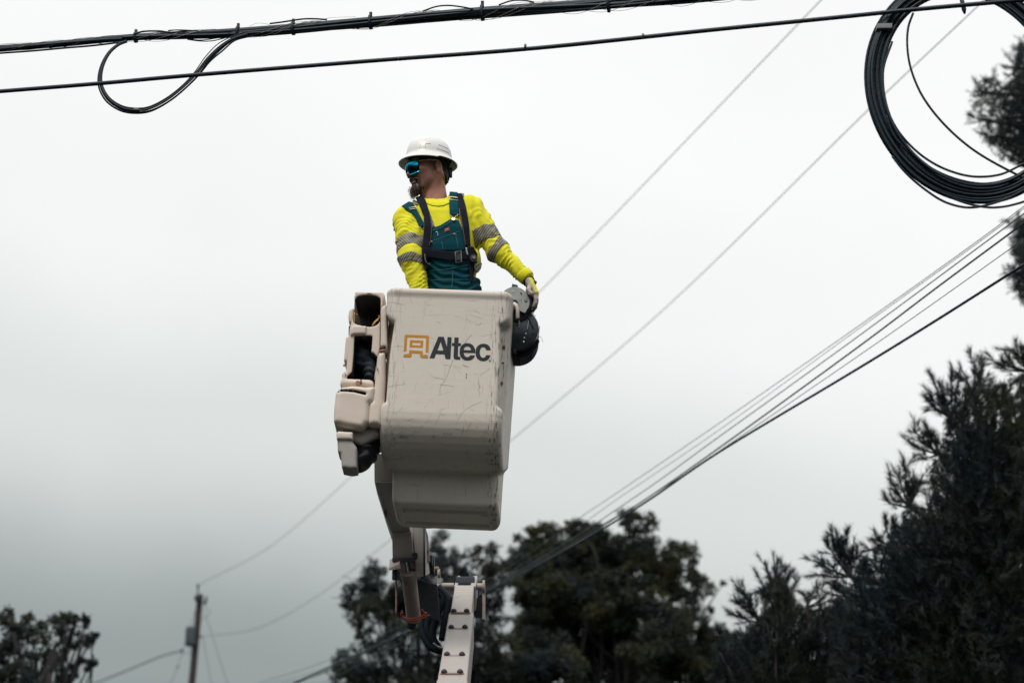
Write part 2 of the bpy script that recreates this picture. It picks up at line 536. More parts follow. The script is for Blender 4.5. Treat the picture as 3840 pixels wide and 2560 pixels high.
def glove_mat(name):
    m, nt, bs = nmat(name)
    v = mapped(nt)
    gn = N(nt, 'ShaderNodeNewGeometry'); sx = N(nt, 'ShaderNodeSeparateXYZ'); nt.links.new(gn.outputs['Normal'], sx.inputs[0])
    # yellow knitted back, pale leather palm: they meet along the hand's edge
    at_ = N(nt, 'ShaderNodeAttribute', attribute_name='back')
    d = noise(nt, v, 60, 5, 0.7)
    leather = mixc(nt, ramp_(nt, d, [(0.4, (0, 0, 0)), (0.75, (1, 1, 1))]), (0.55, 0.47, 0.42), (0.22, 0.18, 0.16))
    c = mixc(nt, at_.outputs['Fac'], leather, (0.78, 0.74, 0.02))
    c = mixc(nt, N_out(nt, 'tips'), c, (0.06, 0.055, 0.055))
    nt.links.new(c, bs.inputs['Base Color']); bs.inputs['Roughness'].default_value = 0.8
    bump(nt, bs, d, 0.3, 0.004)
    return m
def N_out(nt, attr):
    return N(nt, 'ShaderNodeAttribute', attribute_name=attr).outputs['Fac']

CREAM = (0.765, 0.71, 0.64)
M = {
    'bucket': plastic_mat('bucket_fibreglass', CREAM, 0.95, (0.222, 0.262, 0.30, 0.335)),
    'housing': plastic_mat('housing_plastic', (0.76, 0.67, 0.59), 0.6),
    'boom': plastic_mat('boom_paint', (0.40, 0.37, 0.352), 0.7),
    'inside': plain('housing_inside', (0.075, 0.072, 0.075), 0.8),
    'dark': plain('dark_steel', (0.028, 0.034, 0.045), 0.5, 0.0, 0.3),
    'black': plain('black_rubber', (0.010, 0.017, 0.026), 0.6, 0.0, 0.3, spec=0.25),
    'cable': plain('cable_jacket', (0.012, 0.026, 0.040), 0.42, 0.0, 0.25, 40, spec=0.3),
    'cable_b': plain('cable_jacket_worn', (0.018, 0.030, 0.042), 0.5, 0.0, 0.35, 25, spec=0.3),
    'wire': plain('far_wire', (0.09, 0.125, 0.135), 0.6),
    'lash': plain('lashing_wire', (0.30, 0.29, 0.27), 0.35, 0.6),
    'tape': plain('grey_tape', (0.22, 0.22, 0.22), 0.5),
    'orange': plain('orange_hose', (0.34, 0.06, 0.03), 0.5),
    'rust': rust_mat('rusty_steel', (0.38, 0.30, 0.25), 1.0),
    'paint_rust': rust_mat('painted_steel_rust', (0.33, 0.29, 0.27), 0.35),
    'copper': plain('copper_brown', (0.36, 0.17, 0.09), 0.5),
    'brass': plain('brass', (0.55, 0.33, 0.10), 0.4, 0.8),
    'chrome': plain('chrome_rod', (0.45, 0.46, 0.48), 0.15, 1.0, 0.05),
    'alu': plain('cast_aluminium', (0.36, 0.375, 0.37), 0.5, 0.0, 0.1, 60, 0.05),
    'lasher_dark': plain('lasher_dark_metal', (0.045, 0.055, 0.062), 0.3, 0.5, 0.3, 25),
    'logo_y': plain('logo_amber', (0.62, 0.27, 0.012), 0.5, 0, 0.06),
    'logo_d': plain('logo_navy', (0.014, 0.022, 0.033), 0.5, 0, 0.1),
    'logo_w': plain('logo_white', (0.80, 0.76, 0.71), 0.5, 0, 0.03),
    'shirt': cloth_mat('high_visibility_cloth', (0.82, 0.79, 0.035)),
    'rib': cloth_mat('shirt_ribbing', (0.80, 0.77, 0.03)),
    'denim': denim_mat('teal_denim', (0.004, 0.050, 0.068)),
    'web': plain('harness_webbing', (0.011, 0.014, 0.024), 0.8, 0, 0.25, 50, 0.1, spec=0.15),
    'trim': plain('harness_edge', (0.14, 0.09, 0.08), 0.7),
    'skin': None, 'hair': plain('dark_hair', (0.012, 0.013, 0.017), 0.6, 0, 0.3, 60),
    'beard': plain('brown_beard', (0.055, 0.036, 0.027), 0.7, 0, 0.4, 90),
    'hat': plain('hard_hat_shell', (0.80, 0.80, 0.79), 0.32, 0, 0.03, 6, spec=0.5),
    'frame': plain('glasses_frame', (0.45, 0.42, 0.40), 0.35),
    'gold': plain('gold_buckle', (0.72, 0.58, 0.36), 0.35, 0.7),
    'red': plain('red_patch', (0.45, 0.02, 0.02), 0.7),
    'strip_l': stripe_mat('reflective_tape', (0, R(38), 0)), 'strip_r': stripe_mat('reflective_tape_slanted', (0, R(-32), 0)),
    'glove': None,
    'bark': plain('bark', (0.032, 0.030, 0.032), 0.9, 0, 0.35, 12, 0.4),
    'pole': plain('pole_wood', (0.045, 0.035, 0.038), 0.9, 0, 0.25, 9, 0.2),
    'grey_tank': plain('transformer_paint', (0.05, 0.06, 0.08), 0.5),
    'leaf': leaf_mat('broad_leaves', (0.024, 0.038, 0.052), (0.068, 0.070, 0.030), 0.15),
    'leaf2': leaf_mat('broad_leaves_dark', (0.024, 0.038, 0.052), (0.052, 0.058, 0.036), 0.15),
    'needle': leaf_mat('pine_needles', (0.022, 0.036, 0.050), (0.048, 0.054, 0.038), 0.1),
    'needle2': leaf_mat('conifer_needles', (0.024, 0.038, 0.052), (0.052, 0.058, 0.042), 0.12),
}
def skin_mat():
    m, nt, bs = nmat('skin')
    v = mapped(nt)
    f = noise(nt, v, 28, 5, 0.65); g = noise(nt, v, 9, 3)
    c = mixc(nt, g, (0.43, 0.195, 0.14), (0.58, 0.30, 0.22))
    c = mixc(nt, mth(nt, 'MULTIPLY', f, 0.4), c, (0.30, 0.10, 0.07))
    c = mixc(nt, N_out(nt, 'stubble'), c, (0.075, 0.045, 0.036))
    c = mixc(nt, N_out(nt, 'lip'), c, (0.46, 0.19, 0.16))
    nt.links.new(c, bs.inputs['Base Color'])
    bs.inputs['Roughness'].default_value = 0.5
    bs.inputs['Subsurface Weight'].default_value = 0.06
    bs.inputs['Subsurface Radius'].default_value = (0.02, 0.008, 0.005)
    bump(nt, bs, f, 0.15, 0.003)
    return m
M['skin'] = skin_mat()
M['glove'] = glove_mat('work_glove')
def lens_mat():
    m, nt, bs = nmat('blue_mirror_lens')
    v = mapped(nt)
    f = noise(nt, v, 10, 3)
    nt.links.new(mixc(nt, f, (0.004, 0.20, 0.32), (0.02, 0.55, 0.75)), bs.inputs['Base Color'])
    bs.inputs['Metallic'].default_value = 1.0; bs.inputs['Roughness'].default_value = 0.12
    return m
M['lens'] = lens_mat()

# ------------------------------------------------------------------ ground
def ground_mat():
    m, nt, bs = nmat('ground_asphalt_and_grass')
    v = mapped(nt)
    f = noise(nt, v, 0.12, 5, 0.6); g = noise(nt, v, 6.0, 5, 0.7)
    c = mixc(nt, ramp_(nt, f, [(0.45, (0, 0, 0)), (0.52, (1, 1, 1))]), (0.024, 0.025, 0.028), (0.022, 0.028, 0.020))
    c = mixc(nt, mth(nt, 'MULTIPLY', g, 0.4), c, (0.018, 0.018, 0.02))
    nt.links.new(c, bs.inputs['Base Color']); bs.inputs['Roughness'].default_value = 0.95; bs.inputs['Specular IOR Level'].default_value = 0.1
    return m
n = 24
gx = np.linspace(-900, 900, n); gy = np.linspace(-900, 900, n)
GX, GY = np.meshgrid(gx, gy, indexing='ij')
GV = np.stack([GX, GY, 0 * GX], -1).reshape(-1, 3)
gi = np.arange(n - 1)[:, None] * n + np.arange(n - 1)[None]
GF = np.stack([gi, gi + n, gi + n + 1, gi + 1], -1).reshape(-1, 4)
g = mesh_obj('ground', raw_mesh('ground', GV, [GF]), ground_mat())
tag(g, 'dark asphalt and grass ground below the lift', None, kind='structure')

# ================================================================== the aerial lift
lift = empty('aerial_lift', 'cream aerial lift: bucket, tool housing and jointed boom carrying the worker', 'aerial lift', tuple(at(1700, 2900, 11.0)))

# ---- bucket (local: x across, y back, z up, origin at the foot of the front)
BR = Matrix.Rotation(R(-3.0), 4, 'Z') @ Matrix.Rotation(R(3.2), 4, 'Y')
BH = 1.12
top = Vector(at(1684, 1088, 12.0))
BM = Matrix.Translation(top - BR @ Vector((0, 0, BH))) @ BR
BMi = np.array(BM.inverted())
def face_local(px, py, yl=0.0):
    o = BMi[:3, :3] @ CAM + BMi[:3, 3]; d = BMi[:3, :3] @ ray(px, py)
    p = o + d * ((yl - o[1]) / d[1])
    return p[0], p[2]
def bucket_sdf(X, Y, Z):
    prof = [(0.0, BH), (0.70, BH), (0.70, 0.0), (0.385, 0.045), (0.365, 0.06), (0.31, 0.215)]
    for a in np.linspace(0, 90, 10):          # the belly curving back under
        prof.append((0.29 - 0.29 * math.sin(R(a)), 0.45 - 0.225 * math.cos(R(a))))
    prof.append((0.0, 0.47))
    d2 = poly2(Y, Z, prof)
    lower = np.clip((0.235 + 0.30 * np.maximum(Y - 0.30, 0) - Z) / 0.03, 0, 1)
    wx = 0.318 + 0.012 * np.clip((Z - 0.2) / 0.9, 0, 1) - 0.036 * lower
    d = rmax(d2, abs(X - 0.014 * lower) - wx, 0.045)
    # recessed side pockets that cut into the corners
    for s in (-1, 1):
        x = X * s
        zt, zb = 0.945, 0.50
        dep = 0.292
        cut = np.maximum(dep - x, np.maximum(Z - zt - (x - dep) * 0.9, zb - Z - (x - dep) * 0.4))
        cut = smax(cut, Y - 0.13 - (x - dep), 0.02)
        d = smax(d, -cut, 0.022)
        cut2 = np.maximum(0.278 - x + np.clip((0.93 - Z), 0, 1) * 0.12, np.maximum(Z - 0.935, 0.70 - Z))
        cut2 = np.maximum(cut2, Y - 0.10)
        d = smax(d, -cut2, 0.02)
    # rim roll
    rim = np.sqrt(np.maximum(abs(rmax(np.maximum(Y - 0.70, -Y) + 0.0 * Z, abs(X) - 0.325, 0.05) + 0.012), 0) ** 2 + (Z - BH + 0.016) ** 2) - 0.020
    d = smin(d, rim + 0 * d, 0.015)
    inner = rbox(X, Y, Z, (0, 0.35, 0.90), (0.255, 0.315, 0.44), 0.05)
    inner = np.minimum(inner, rbox(X, Y, Z, (0, 0.53, 0.45), (0.25, 0.14, 0.35), 0.04))
    d = smax(d, -inner, 0.008)
    # two pressed ribs and a frame in the underside
    for yy in (0.45, 0.63):
        d = smax(d, -rbox(X, Y, Z, (0.01, yy, 0.100 - 0.1428 * yy), (0.225, 0.018, 0.028), 0.006), 0.004)
    # dents and ripples of worn fibreglass
    return d + 0.0004 * rough3(X, Y, Z, 26, 3) + 0.0003 * rough3(X, Y, Z, 60, 5)
bucket = sdf_obj('bucket', bucket_sdf, (-0.36, -0.03, -0.03), (0.36, 0.76, 1.17), 0.0075, M['bucket'], None, 1)
bucket.parent = lift
bucket.matrix_parent_inverse = pmat(lift).inverted()
bucket.matrix_basis = BM
def on_bucket(o):                      # sub-parts of the bucket, meshes in bucket coordinates
    o.parent = bucket
    o.matrix_parent_inverse = Matrix.Identity(4)
    return o
# ---- lettering on the front
lg = lambda u, v: face_local(1500 + u / 6.19, 1220 + v / 6.19)
def logo(name, loops, mat, y=-0.0014):
    o = polysheet(name, [[lg(*p) for p in lp] for lp in loops], lambda a, b: np.array([a, y, b]), mat, None, 0.0003)
    return on_bucket(o)
logo('logo_backing', [[(98, 620), (120, 255), (160, 225), (630, 245), (665, 280), (650, 690), (560, 680), (520, 620), (240, 600), (190, 665), (95, 665)]], M['logo_w'], -0.0010)
logo('logo_arch', [[(88, 612), (108, 245), (118, 225), (150, 215), (635, 235), (665, 247), (675, 275), (655, 638), (592, 632), (608, 312), (590, 297), (187, 283), (172, 297), (152, 612)]], M['logo_y'])
logo('logo_cab', [[(232, 352), (246, 340), (530, 352), (545, 366), (532, 525), (218, 515)], [(290, 405), (480, 412), (475, 465), (285, 458)]], M['logo_y'])
logo('logo_base', [[(215, 570), (530, 590), (528, 676), (537, 690), (652, 697), (648, 757), (502, 748), (475, 735), (466, 712), (465, 650), (275, 637), (266, 708), (258, 728), (235, 738), (80, 732), (83, 670), (195, 673), (208, 664)]], M['logo_y'])
logo('logo_letter', [[(685, 755), (890, 262), (1020, 265), (1090, 495), (1103, 272), (1200, 275), (1170, 778), (1058, 775), (1030, 668), (835, 660), (795, 762)],
                  [(945, 375), (1005, 585), (868, 580)]], M['logo_d'])
logo('logo_letter', [[(1262, 278), (1362, 282), (1357, 412), (1418, 415), (1412, 480), (1352, 475), (1343, 705), (1348, 720), (1362, 727), (1400, 728), (1395, 793), (1300, 790), (1262, 775), (1246, 750), (1242, 720), (1255, 475), (1203, 470), (1208, 408), (1258, 410)]], M['logo_d'])
def smoothloop(P, n=4):
    P = [np.array(p, float) for p in P]; k = len(P); out = []
    for i in range(k):
        a, b, c, d = P[i - 1], P[i], P[(i + 1) % k], P[(i + 2) % k]
        for t in np.linspace(0, 1, n, endpoint=False):
            out.append(tuple(0.5 * (2 * b + (c - a) * t + (2 * a - 5 * b + 4 * c - d) * t * t + (3 * b - a - 3 * c + d) * t ** 3)))
    return out
def arcs(pts, n=4):                   # smooth run of points, ends kept sharp
    return [tuple(p) for p in catmull(pts, n)]
e_out = arcs([(1740, 697), (1715, 745), (1670, 785), (1610, 805), (1550, 808), (1480, 790), (1420, 740), (1388, 670), (1385, 600), (1400, 520), (1440, 455), (1500, 420), (1560, 412), (1630, 422), (1690, 460), (1730, 520), (1745, 570), (1748, 637)])
e_in = arcs([(1480, 630), (1485, 665), (1503, 705), (1535, 730), (1565, 733), (1605, 722), (1635, 692)])
e_hole = arcs([(1480, 570), (1488, 530), (1515, 498), (1563, 485), (1610, 497), (1638, 535), (1645, 577)])
logo('logo_letter', [e_out + e_in, e_hole], M['logo_d'])
c_out = arcs([(2105, 573), (2090, 510), (2050, 460), (1990, 430), (1930, 425), (1860, 440), (1800, 485), (1765, 550), (1755, 630), (1765, 710), (1800, 770), (1860, 812), (1930, 825), (2000, 812), (2050, 780), (2085, 730), (2095, 690)])
c_in = arcs([(2000, 687), (1985, 725), (1950, 748), (1915, 748), (1880, 725), (1857, 670), (1850, 620), (1860, 560), (1885, 520), (1920, 503), (1960, 510), (1990, 540), (2002, 572)])
logo('logo_letter', [c_out + c_in], M['logo_d'])
circ = lambda cx, cy, r, n=20: [(cx + r * math.cos(k / n * 6.2832), cy + r * math.sin(k / n * 6.2832)) for k in range(n)]
logo('registered_mark', [circ(2083, 818, 20), circ(2083, 818, 13)], M['logo_d'])
logo('registered_letter', [circ(2083, 818, 7, 8)], M['logo_d'])
# rusty bolts in the side recesses
for (px, py) in ((1903, 1302), (1899, 1437), (1896, 1361), (1460, 1256)):
    xl, zl = face_local(px, py, 0.12)
    mb = MB(); s = 1 if xl > 0 else -1
    a = np.array([s * 0.276, 0.12, zl])
    mb.cyl(a, a + np.array([s * 0.028, 0, 0]), 0.010 if px != 1896 else 0.005, 6)
    on_bucket(mb.build('bolt', M['rust'], None))
# raised corner lugs at the lower end of the recess
# ---- deep long scratches, thin gouges cut in the gel coat
for i, pts in enumerate((((1770, 1252), (1757, 1268), (1740, 1290)), ((1700, 1345), (1688, 1378), (1672, 1420), (1652, 1450), (1650, 1480)), ((1750, 1400), (1750, 1407)), ((1749, 1412), (1749, 1418)),
                         ((1735, 1368), (1757, 1376)), ((1640, 1205), (1652, 1212)), ((1804, 1210), (1795, 1220)))):
    w = 0.0007 if i not in (2, 3) else 0.0020
    P = [face_local(*p, yl=0.0) for p in pts]
    yb = 0.0
    if i == 99:
        P3 = [np.array([a, 0.25 - 0.25 * math.sin(math.acos(max(-1, min(1, (0.43 - b) / 0.205)))) if b < 0.43 else 0.0, b]) + np.array([0, -0.001, 0]) for a, b in P]
    else:
        P3 = [np.array([a, -0.0004, b]) for a, b in P]
    mb = MB(); mb.tube(catmull(P3, 5), w, 5)
    on_bucket(mb.build('scratch', M['trim'], None, True))

# hairline scuffs all over the front
mb = MB(); rh = np.random.default_rng(3)
def front_y(z):
    return 0.0 if z > 0.45 else 0.29 - 0.29 * math.sin(math.acos(max(-1, min(1, (0.45 - z) / 0.225))))
for _ in range(60):
    x0, z0 = rh.uniform(-.26, .27), (rh.uniform(.28, 1.07) if rh.uniform() < .6 else rh.uniform(.28, .48))
    a = rh.choice([rh.normal(0, .25), rh.normal(1.0, .3), rh.normal(2.2, .4)]); L = rh.exponential(.035) + .008
    cu = rh.normal() * 9
    P = []
    for t in np.linspace(0, L, 5):
        an_ = a + cu * t
        P.append((x0 + math.cos(a) * t - math.sin(a) * cu * t * t * .5, z0 + math.sin(a) * t + math.cos(a) * cu * t * t * .5))
    if any(abs(x) > .275 or not .26 < z < 1.09 for x, z in P): continue
    mb.tube(np.array([(x, front_y(z) - .0002, z) for x, z in P]), rh.uniform(.0002, .00045), 4)
sc_o = on_bucket(mb.build('hairline_scuffs', plain('scuff', (0.24, 0.20, 0.18), .7), None, True)); sc_o['kind'] = 'stuff'

# ---- moulded tool housing beside the bucket
HY = 12.10
def W2(pts, Y=HY): return [(lambda q: (q[0], q[2]))(at(px, py, Y)) for px, py in pts]
def moulded(name, outline, y0, y1, r, mat, parent, holes=(), depth=0.18, h=0.005, extra=None, bulge=0.0, rip=0.0, inner_mat=None):
    """traced outline given real depth from y0 to y1, rounded edges, openings cut in"""
    P = W2(outline, y0); H = [W2(q, y0) for q, _ in holes]
    A = np.array(P); lo = (A[:, 0].min() - 0.03, y0 - 0.03, A[:, 1].min() - 0.03); hi = (A[:, 0].max() + 0.03, y1 + 0.03, A[:, 1].max() + 0.03)
    cx, cz = A.mean(0)
    def fn(X, Y, Z):
        d = poly2(X, Z, P)
        yb = y0 + bulge * ((X - cx) / 0.1) ** 2
        d = rmax(d, np.maximum(yb - Y, Y - y1), r)
        for (q, dp), Q in zip(holes, H):
            d = smax(d, -np.maximum(poly2(X, Z, Q) + 0 * Y, Y - (y0 + dp)), 0.006)
        if extra is not None: d = extra(d, X, Y, Z)
        if rip: d = d + rip * rough3(X, Y, Z, 55, 9)
        return d
    o = sdf_obj(name, fn, lo, hi, h, mat, parent, 1)
    if inner_mat is not None:              # faces inside the openings take a second, darker material
        me = o.data; me.materials.append(inner_mat)
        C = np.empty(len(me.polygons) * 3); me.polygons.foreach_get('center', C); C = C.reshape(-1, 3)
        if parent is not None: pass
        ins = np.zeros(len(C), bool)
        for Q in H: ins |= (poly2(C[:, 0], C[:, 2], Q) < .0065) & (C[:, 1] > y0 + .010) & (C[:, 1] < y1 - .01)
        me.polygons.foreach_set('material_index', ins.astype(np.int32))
    return o
hs = lambda u, v: (1280 + u / 3.918, 1080 + v / 3.918)      # housing close-up
rounded = lambda pts: smoothloop(pts, 4)
arch = rounded([hs(*p) for p in ((285, 105), (400, 98), (500, 108), (565, 145), (578, 200), (570, 400), (555, 500), (500, 550), (400, 565), (300, 548), (205, 520), (170, 470), (180, 350), (195, 230), (215, 140))])
midop = [hs(*p) for p in ((205, 675), (315, 672), (318, 690), (440, 695), (458, 715), (440, 935), (480, 950), (524, 1005), (480, 1345), (120, 1330), (85, 1330), (80, 1290), (155, 1225), (175, 1000), (192, 700))]
upper = [hs(*p) for p in ((200, 50), (610, 58), (640, 95), (610, 230), (575, 330), (570, 560), (565, 900), (530, 1000), (500, 1345), (300, 1380), (60, 1340), (65, 1270), (105, 760), (120, 600), (160, 440), (190, 200), (200, 100))]
housing = moulded('tool_housing', upper, 12.10, 12.42, 0.007, M['housing'], lift, holes=((arch, 0.25), (midop, 0.25)), h=0.004, inner_mat=M['inside'])
mb = MB()
q = at(*hs(395, 330), 12.345); mb.box(q, (0.15, 0.004, 0.17)); mb.build('inner_panel', M['inside'], housing)
mb = MB(); mb.tube(np.array([at(*hs(405, 90), 12.33), at(*hs(412, 330), 12.33), at(*hs(420, 560), 12.33)]), 0.005, 6); mb.build('panel_seam', M['dark'], housing)
mb = MB(); mb.box(at(*hs(320, 950), 12.36), (0.16, 0.004, 0.30)); mb.build('inner_panel', M['black'], housing)
clip = moulded('strap_clip', [hs(*p) for p in ((235, 545), (372, 550), (358, 668), (190, 672), (130, 690), (135, 600), (165, 540))], 12.085, 12.13, 0.010, M['housing'], housing, h=0.004)
moulded('catch', [hs(*p) for p in ((370, 62), (420, 55), (455, 68), (440, 85), (375, 80))], 12.09, 12.14, 0.004, M['housing'], housing, h=0.003)
moulded('side_knob', rounded([hs(*p) for p in ((110, 330), (125, 300), (185, 295), (185, 510), (125, 505), (105, 470), (100, 400))]), 12.16, 12.36, 0.022, M['housing'], housing, h=0.005)
moulded('side_pad', rounded([hs(*p) for p in ((65, 720), (80, 705), (140, 700), (120, 1060), (60, 1070), (35, 1050), (38, 1000))]), 12.16, 12.36, 0.02, M['housing'], housing, h=0.005)
mb = MB(); mb.tube(np.array([at(*hs(40, 1120), 12.2), at(*hs(58, 1135), 12.2)]), 0.010, 10); mb.build('small_knob', M['housing'], housing, True)
for pts in (((192, 360), (195, 480), (188, 520)), ((215, 385), (240, 392)), ((560, 435), (520, 470), (480, 510), (455, 560)), ((545, 470), (510, 490), (478, 540)), ((570, 430), (545, 405))):
    mb = MB(); mb.tube(catmull([at(*hs(*p), 12.15) for p in pts], 6), 0.0042, 6); mb.build('brass_tie', M['brass'], housing, True)
# band with a round bolt, pouch lip, pouch, column
hb = lambda u, v: (1200 + u / 2.4118, 1050 + v / 2.4118)
band = moulded('lower_band', [hb(*p) for p in ((200, 880), (195, 850), (215, 818), (228, 815), (232, 885), (300, 893), (365, 892), (478, 905), (490, 960), (360, 950), (180, 950), (183, 905))], 12.08, 12.40, 0.016, M['housing'], lift, h=0.005)
mb = MB(); q = at(*hb(344, 936), 12.085); mb.cyl(q, q + np.array([0, -0.014, 0]), 0.013, 14); sharp(mb.build('round_bolt', M['copper'], band))
mb = MB(); mb.tube(np.array([at(*hb(370, 895), 12.072), at(*hb(371, 945), 12.072)]), 0.004, 6); mb.build('band_seam', M['dark'], band)
pouch = moulded('tool_pouch', [hb(*p) for p in ((140, 1010), (165, 985), (200, 958), (300, 945), (420, 955), (470, 950), (500, 960), (480, 1080), (445, 1110), (440, 1270), (380, 1335), (330, 1330), (220, 1310), (150, 1290), (121, 1270), (128, 1130))],
                12.02, 12.34, 0.03, M['housing'], lift, holes=(([hb(*p) for p in ((165, 1003), (200, 985), (300, 985), (420, 1012), (418, 1040), (300, 1012), (200, 1004), (165, 1012))], 0.2),), h=0.0055, rip=0.0012, inner_mat=M['black'])
mb = MB()
for u, v in ((178, 1005), (250, 985), (300, 987)):
    mb = MB(); q = at(*hb(u, v), 12.03); mb.tube(np.array([q, q + np.array([0, 0.02, 0])]), 0.005, 8); mb.build('rivet', M['housing'], pouch)
column = moulded('cover_column', [hb(*p) for p in ((530, 648), (585, 645), (590, 900), (580, 1100), (550, 1305), (440, 1300), (432, 1260), (440, 1110), (470, 1085), (490, 960), (515, 690))], 12.03, 12.36, 0.028, M['housing'], lift, h=0.0055)
strip = moulded('cover_strip', [hb(*p) for p in ((545, 270), (555, 240), (600, 210), (606, 600), (545, 600), (548, 400))], 12.06, 12.30, 0.014, M['housing'], lift, h=0.005)
mb = MB(); mb.tube(np.array([at(*hb(540, 632), 12.05), at(*hb(590, 606), 12.05)]), 0.0085, 8); mb.build('strap', M['black'], strip, True)
mb = MB(); mb.tube(np.array([at(*hb(540, 640), 12.045), at(*hb(592, 632), 12.045)]), 0.006, 8); mb.build('strap_edge', M['copper'], strip, True)
mb = MB(); mb.tube(np.array([at(*hb(520, 795), 12.026), at(*hb(521, 818), 12.026)]), 0.0035, 6); mb.build('rust_mark', M['copper'], column)
# under bracket and foot casting
hc = lambda u, v: (1200 + u / 2.09, 1050 + v / 2.09)
moulded('bracket', [hc(*p) for p in ((150, 1150), (320, 1165), (460, 1130), (465, 1210), (330, 1290), (250, 1260), (215, 1180))], 12.10, 12.45, 0.02, M['boom'], lift, h=0.006)
foot = moulded('foot_casting', [hc(*p) for p in ((130, 1190), (145, 1180), (255, 1185), (262, 1240), (248, 1250), (290, 1310), (290, 1470), (240, 1478), (170, 1465), (160, 1360), (138, 1340), (134, 1245))], 12.05, 12.22, 0.016, M['boom'], lift, h=0.005,
               extra=lambda d, X, Y, Z: smin(d, 9 + 0 * X, 0.01))
moulded('foot_cap', [hc(*p) for p in ((126, 1195), (140, 1180), (258, 1186), (258, 1248), (130, 1245))], 12.035, 12.20, 0.014, M['housing'], foot, h=0.005)

# ---- folded dark tarp in the housing, black bag under it
def blob(name, ells, lo, hi, mat, amp, f, h=0.005, k=0.03):
    def fn(X, Y, Z):
        d = None
        for c, r in ells:
            e = ell(X, Y, Z, c, r); d = e if d is None else smin(d, e, k)
        s = (X * 0.55 + Z * 0.85 + 0.3 * Y)
        return d + amp * np.sin(s * f + 2.2 * np.sin(X * 38 + 1) + 1.5 * np.sin(Z * 21)) + 0.5 * amp * rough3(X, Y, Z, 70, 4)
    return sdf_obj(name, fn, lo, hi, h, mat, None, 1)
A_, B_, C_ = at(1365, 1345, 12.24), at(1392, 1400, 12.22), at(1350, 1310, 12.26)
tarp = blob('folded_tarp', [(A_, (0.055, 0.07, 0.06)), (B_, (0.045, 0.07, 0.075)), (C_, (0.035, 0.06, 0.03))], A_ - np.array([.15, .13, .2]), A_ + np.array([.15, .13, .14]), plain('tarp_cloth', (0.028, 0.045, 0.055), 0.75, 0, 0.3, 20), 0.0045, 210, 0.004)
tag(tarp, 'dark crumpled cloth stuffed into the open middle of the cream housing', 'cloth')
A_, B_, C_ = at(1370, 1700, 12.20), at(1395, 1660, 12.22), at(1345, 1735, 12.20)
bag = blob('black_bag', [(A_, (0.065, 0.08, 0.07)), (B_, (0.045, 0.08, 0.06)), (C_, (0.045, 0.07, 0.05))], A_ - np.array([.17, .15, .19]), A_ + np.array([.17, .15, .2]), plain('bag_plastic', (0.014, 0.018, 0.026), 0.3, 0, 0.3, 20), 0.004, 120, 0.005)
tag(bag, 'shiny black bag tied below the tool housing beside the bucket', 'bag')

# ---- upper boom: comes up from the elbow and ends behind the bucket
ub = MB()
q = lambda px, py, Y: at(px, py, Y)
stations = [  # left px, right px, py of near face, Y near, depth
    (1403, 1500, 1700, 12.62, 0.22), (1404, 1505, 1805, 12.66, 0.24), (1442, 1520, 1925, 12.84, 0.30), (1470, 1543, 2000, 12.98, 0.40), (1472, 1552, 2095, 13.05, 0.42)]
for (l0, r0, p0, Y0, d0), (l1, r1, p1, Y1, d1) in zip(stations[:-1], stations[1:]):
    dv = lambda d: np.array([0, d, 0])
    A = [q(l0, p0, Y0), q(r0, p0, Y0), q(r1, p1, Y1), q(l1, p1, Y1)]
    ub.hexa(A, [A[0] + dv(d0), A[1] + dv(d0), A[2] + dv(d1), A[3] + dv(d1)])
upper_boom = ub.build('upper_boom', M['boom'], lift, bevel=0.004)
mb = MB(); mb.tube(catmull([q(1474, 1997, 12.972), q(1500, 2003, 12.972), q(1520, 1998, 12.968), q(1545, 1997, 12.968)], 6), 0.004, 6); mb.build('weld_seam', M['boom'], upper_boom, True)
mb = MB(); mb.tube(catmull([q(1406, 1806, 12.657), q(1460, 1809, 12.657), q(1500, 1809, 12.657)], 6), 0.0035, 6); mb.build('weld_seam', M['boom'], upper_boom, True)
mb = MB(); mb.hexa([q(1437, 1915, 12.79), q(1452, 1915, 12.79), q(1452, 1940, 12.79), q(1446, 1938, 12.79)], [q(1437, 1915, 12.83), q(1452, 1915, 12.83), q(1452, 1940, 12.83), q(1446, 1938, 12.83)]); mb.build('hose_clip', M['dark'], upper_boom)
# box section running back to the elbow, its side plate towards the street
mb = MB(); mb.hexa([q(1546, 1930, 13.10), q(1590, 1930, 13.10), q(1592, 2160, 13.10), q(1560, 2164, 13.10)], [q(1530, 1930, 13.5), q(1594, 1930, 13.5), q(1612, 2150, 13.5), q(1560, 2165, 13.5)])
side_box = mb.build('boom_side_plate', M['boom'], lift, bevel=0.004)
mb = MB(); mb.tube(np.array([q(1591, 1975, 13.095), q(1592, 2160, 13.095)]), 0.006, 6); mb.build('plate_edge', M['dark'], side_box, True)
mb = MB(); mb.hexa([q(1598, 1985, 13.3), q(1606, 2010, 13.3), q(1613, 2105, 13.3), q(1596, 2105, 13.3)], [q(1598, 1985, 13.6), q(1606, 2010, 13.6), q(1613, 2105, 13.6), q(1596, 2105, 13.6)]); fl = mb.build('boom_flange', M['boom'], lift, bevel=0.003)
mb = MB(); p_ = q(1603, 2068, 13.285); mb.cyl(p_, p_ + np.array([0, .012, 0]), 0.007, 10); mb.build('warning_stud', M['orange'], fl)
mb = MB(); p_ = q(1556, 2080, 13.03); mb.cyl(p_, p_ + np.array([0, .05, 0]), 0.016, 12); mb.build('pin_head', M['dark'], upper_boom)
mb = MB(); mb.box(q(1590, 2120, 13.6), (0.12, 0.12, 0.08)); mb.box(q(1617, 2102, 13.5), (0.02, 0.1, 0.05)); mb.build('elbow_block', M['dark'], lift, bevel=0.004)
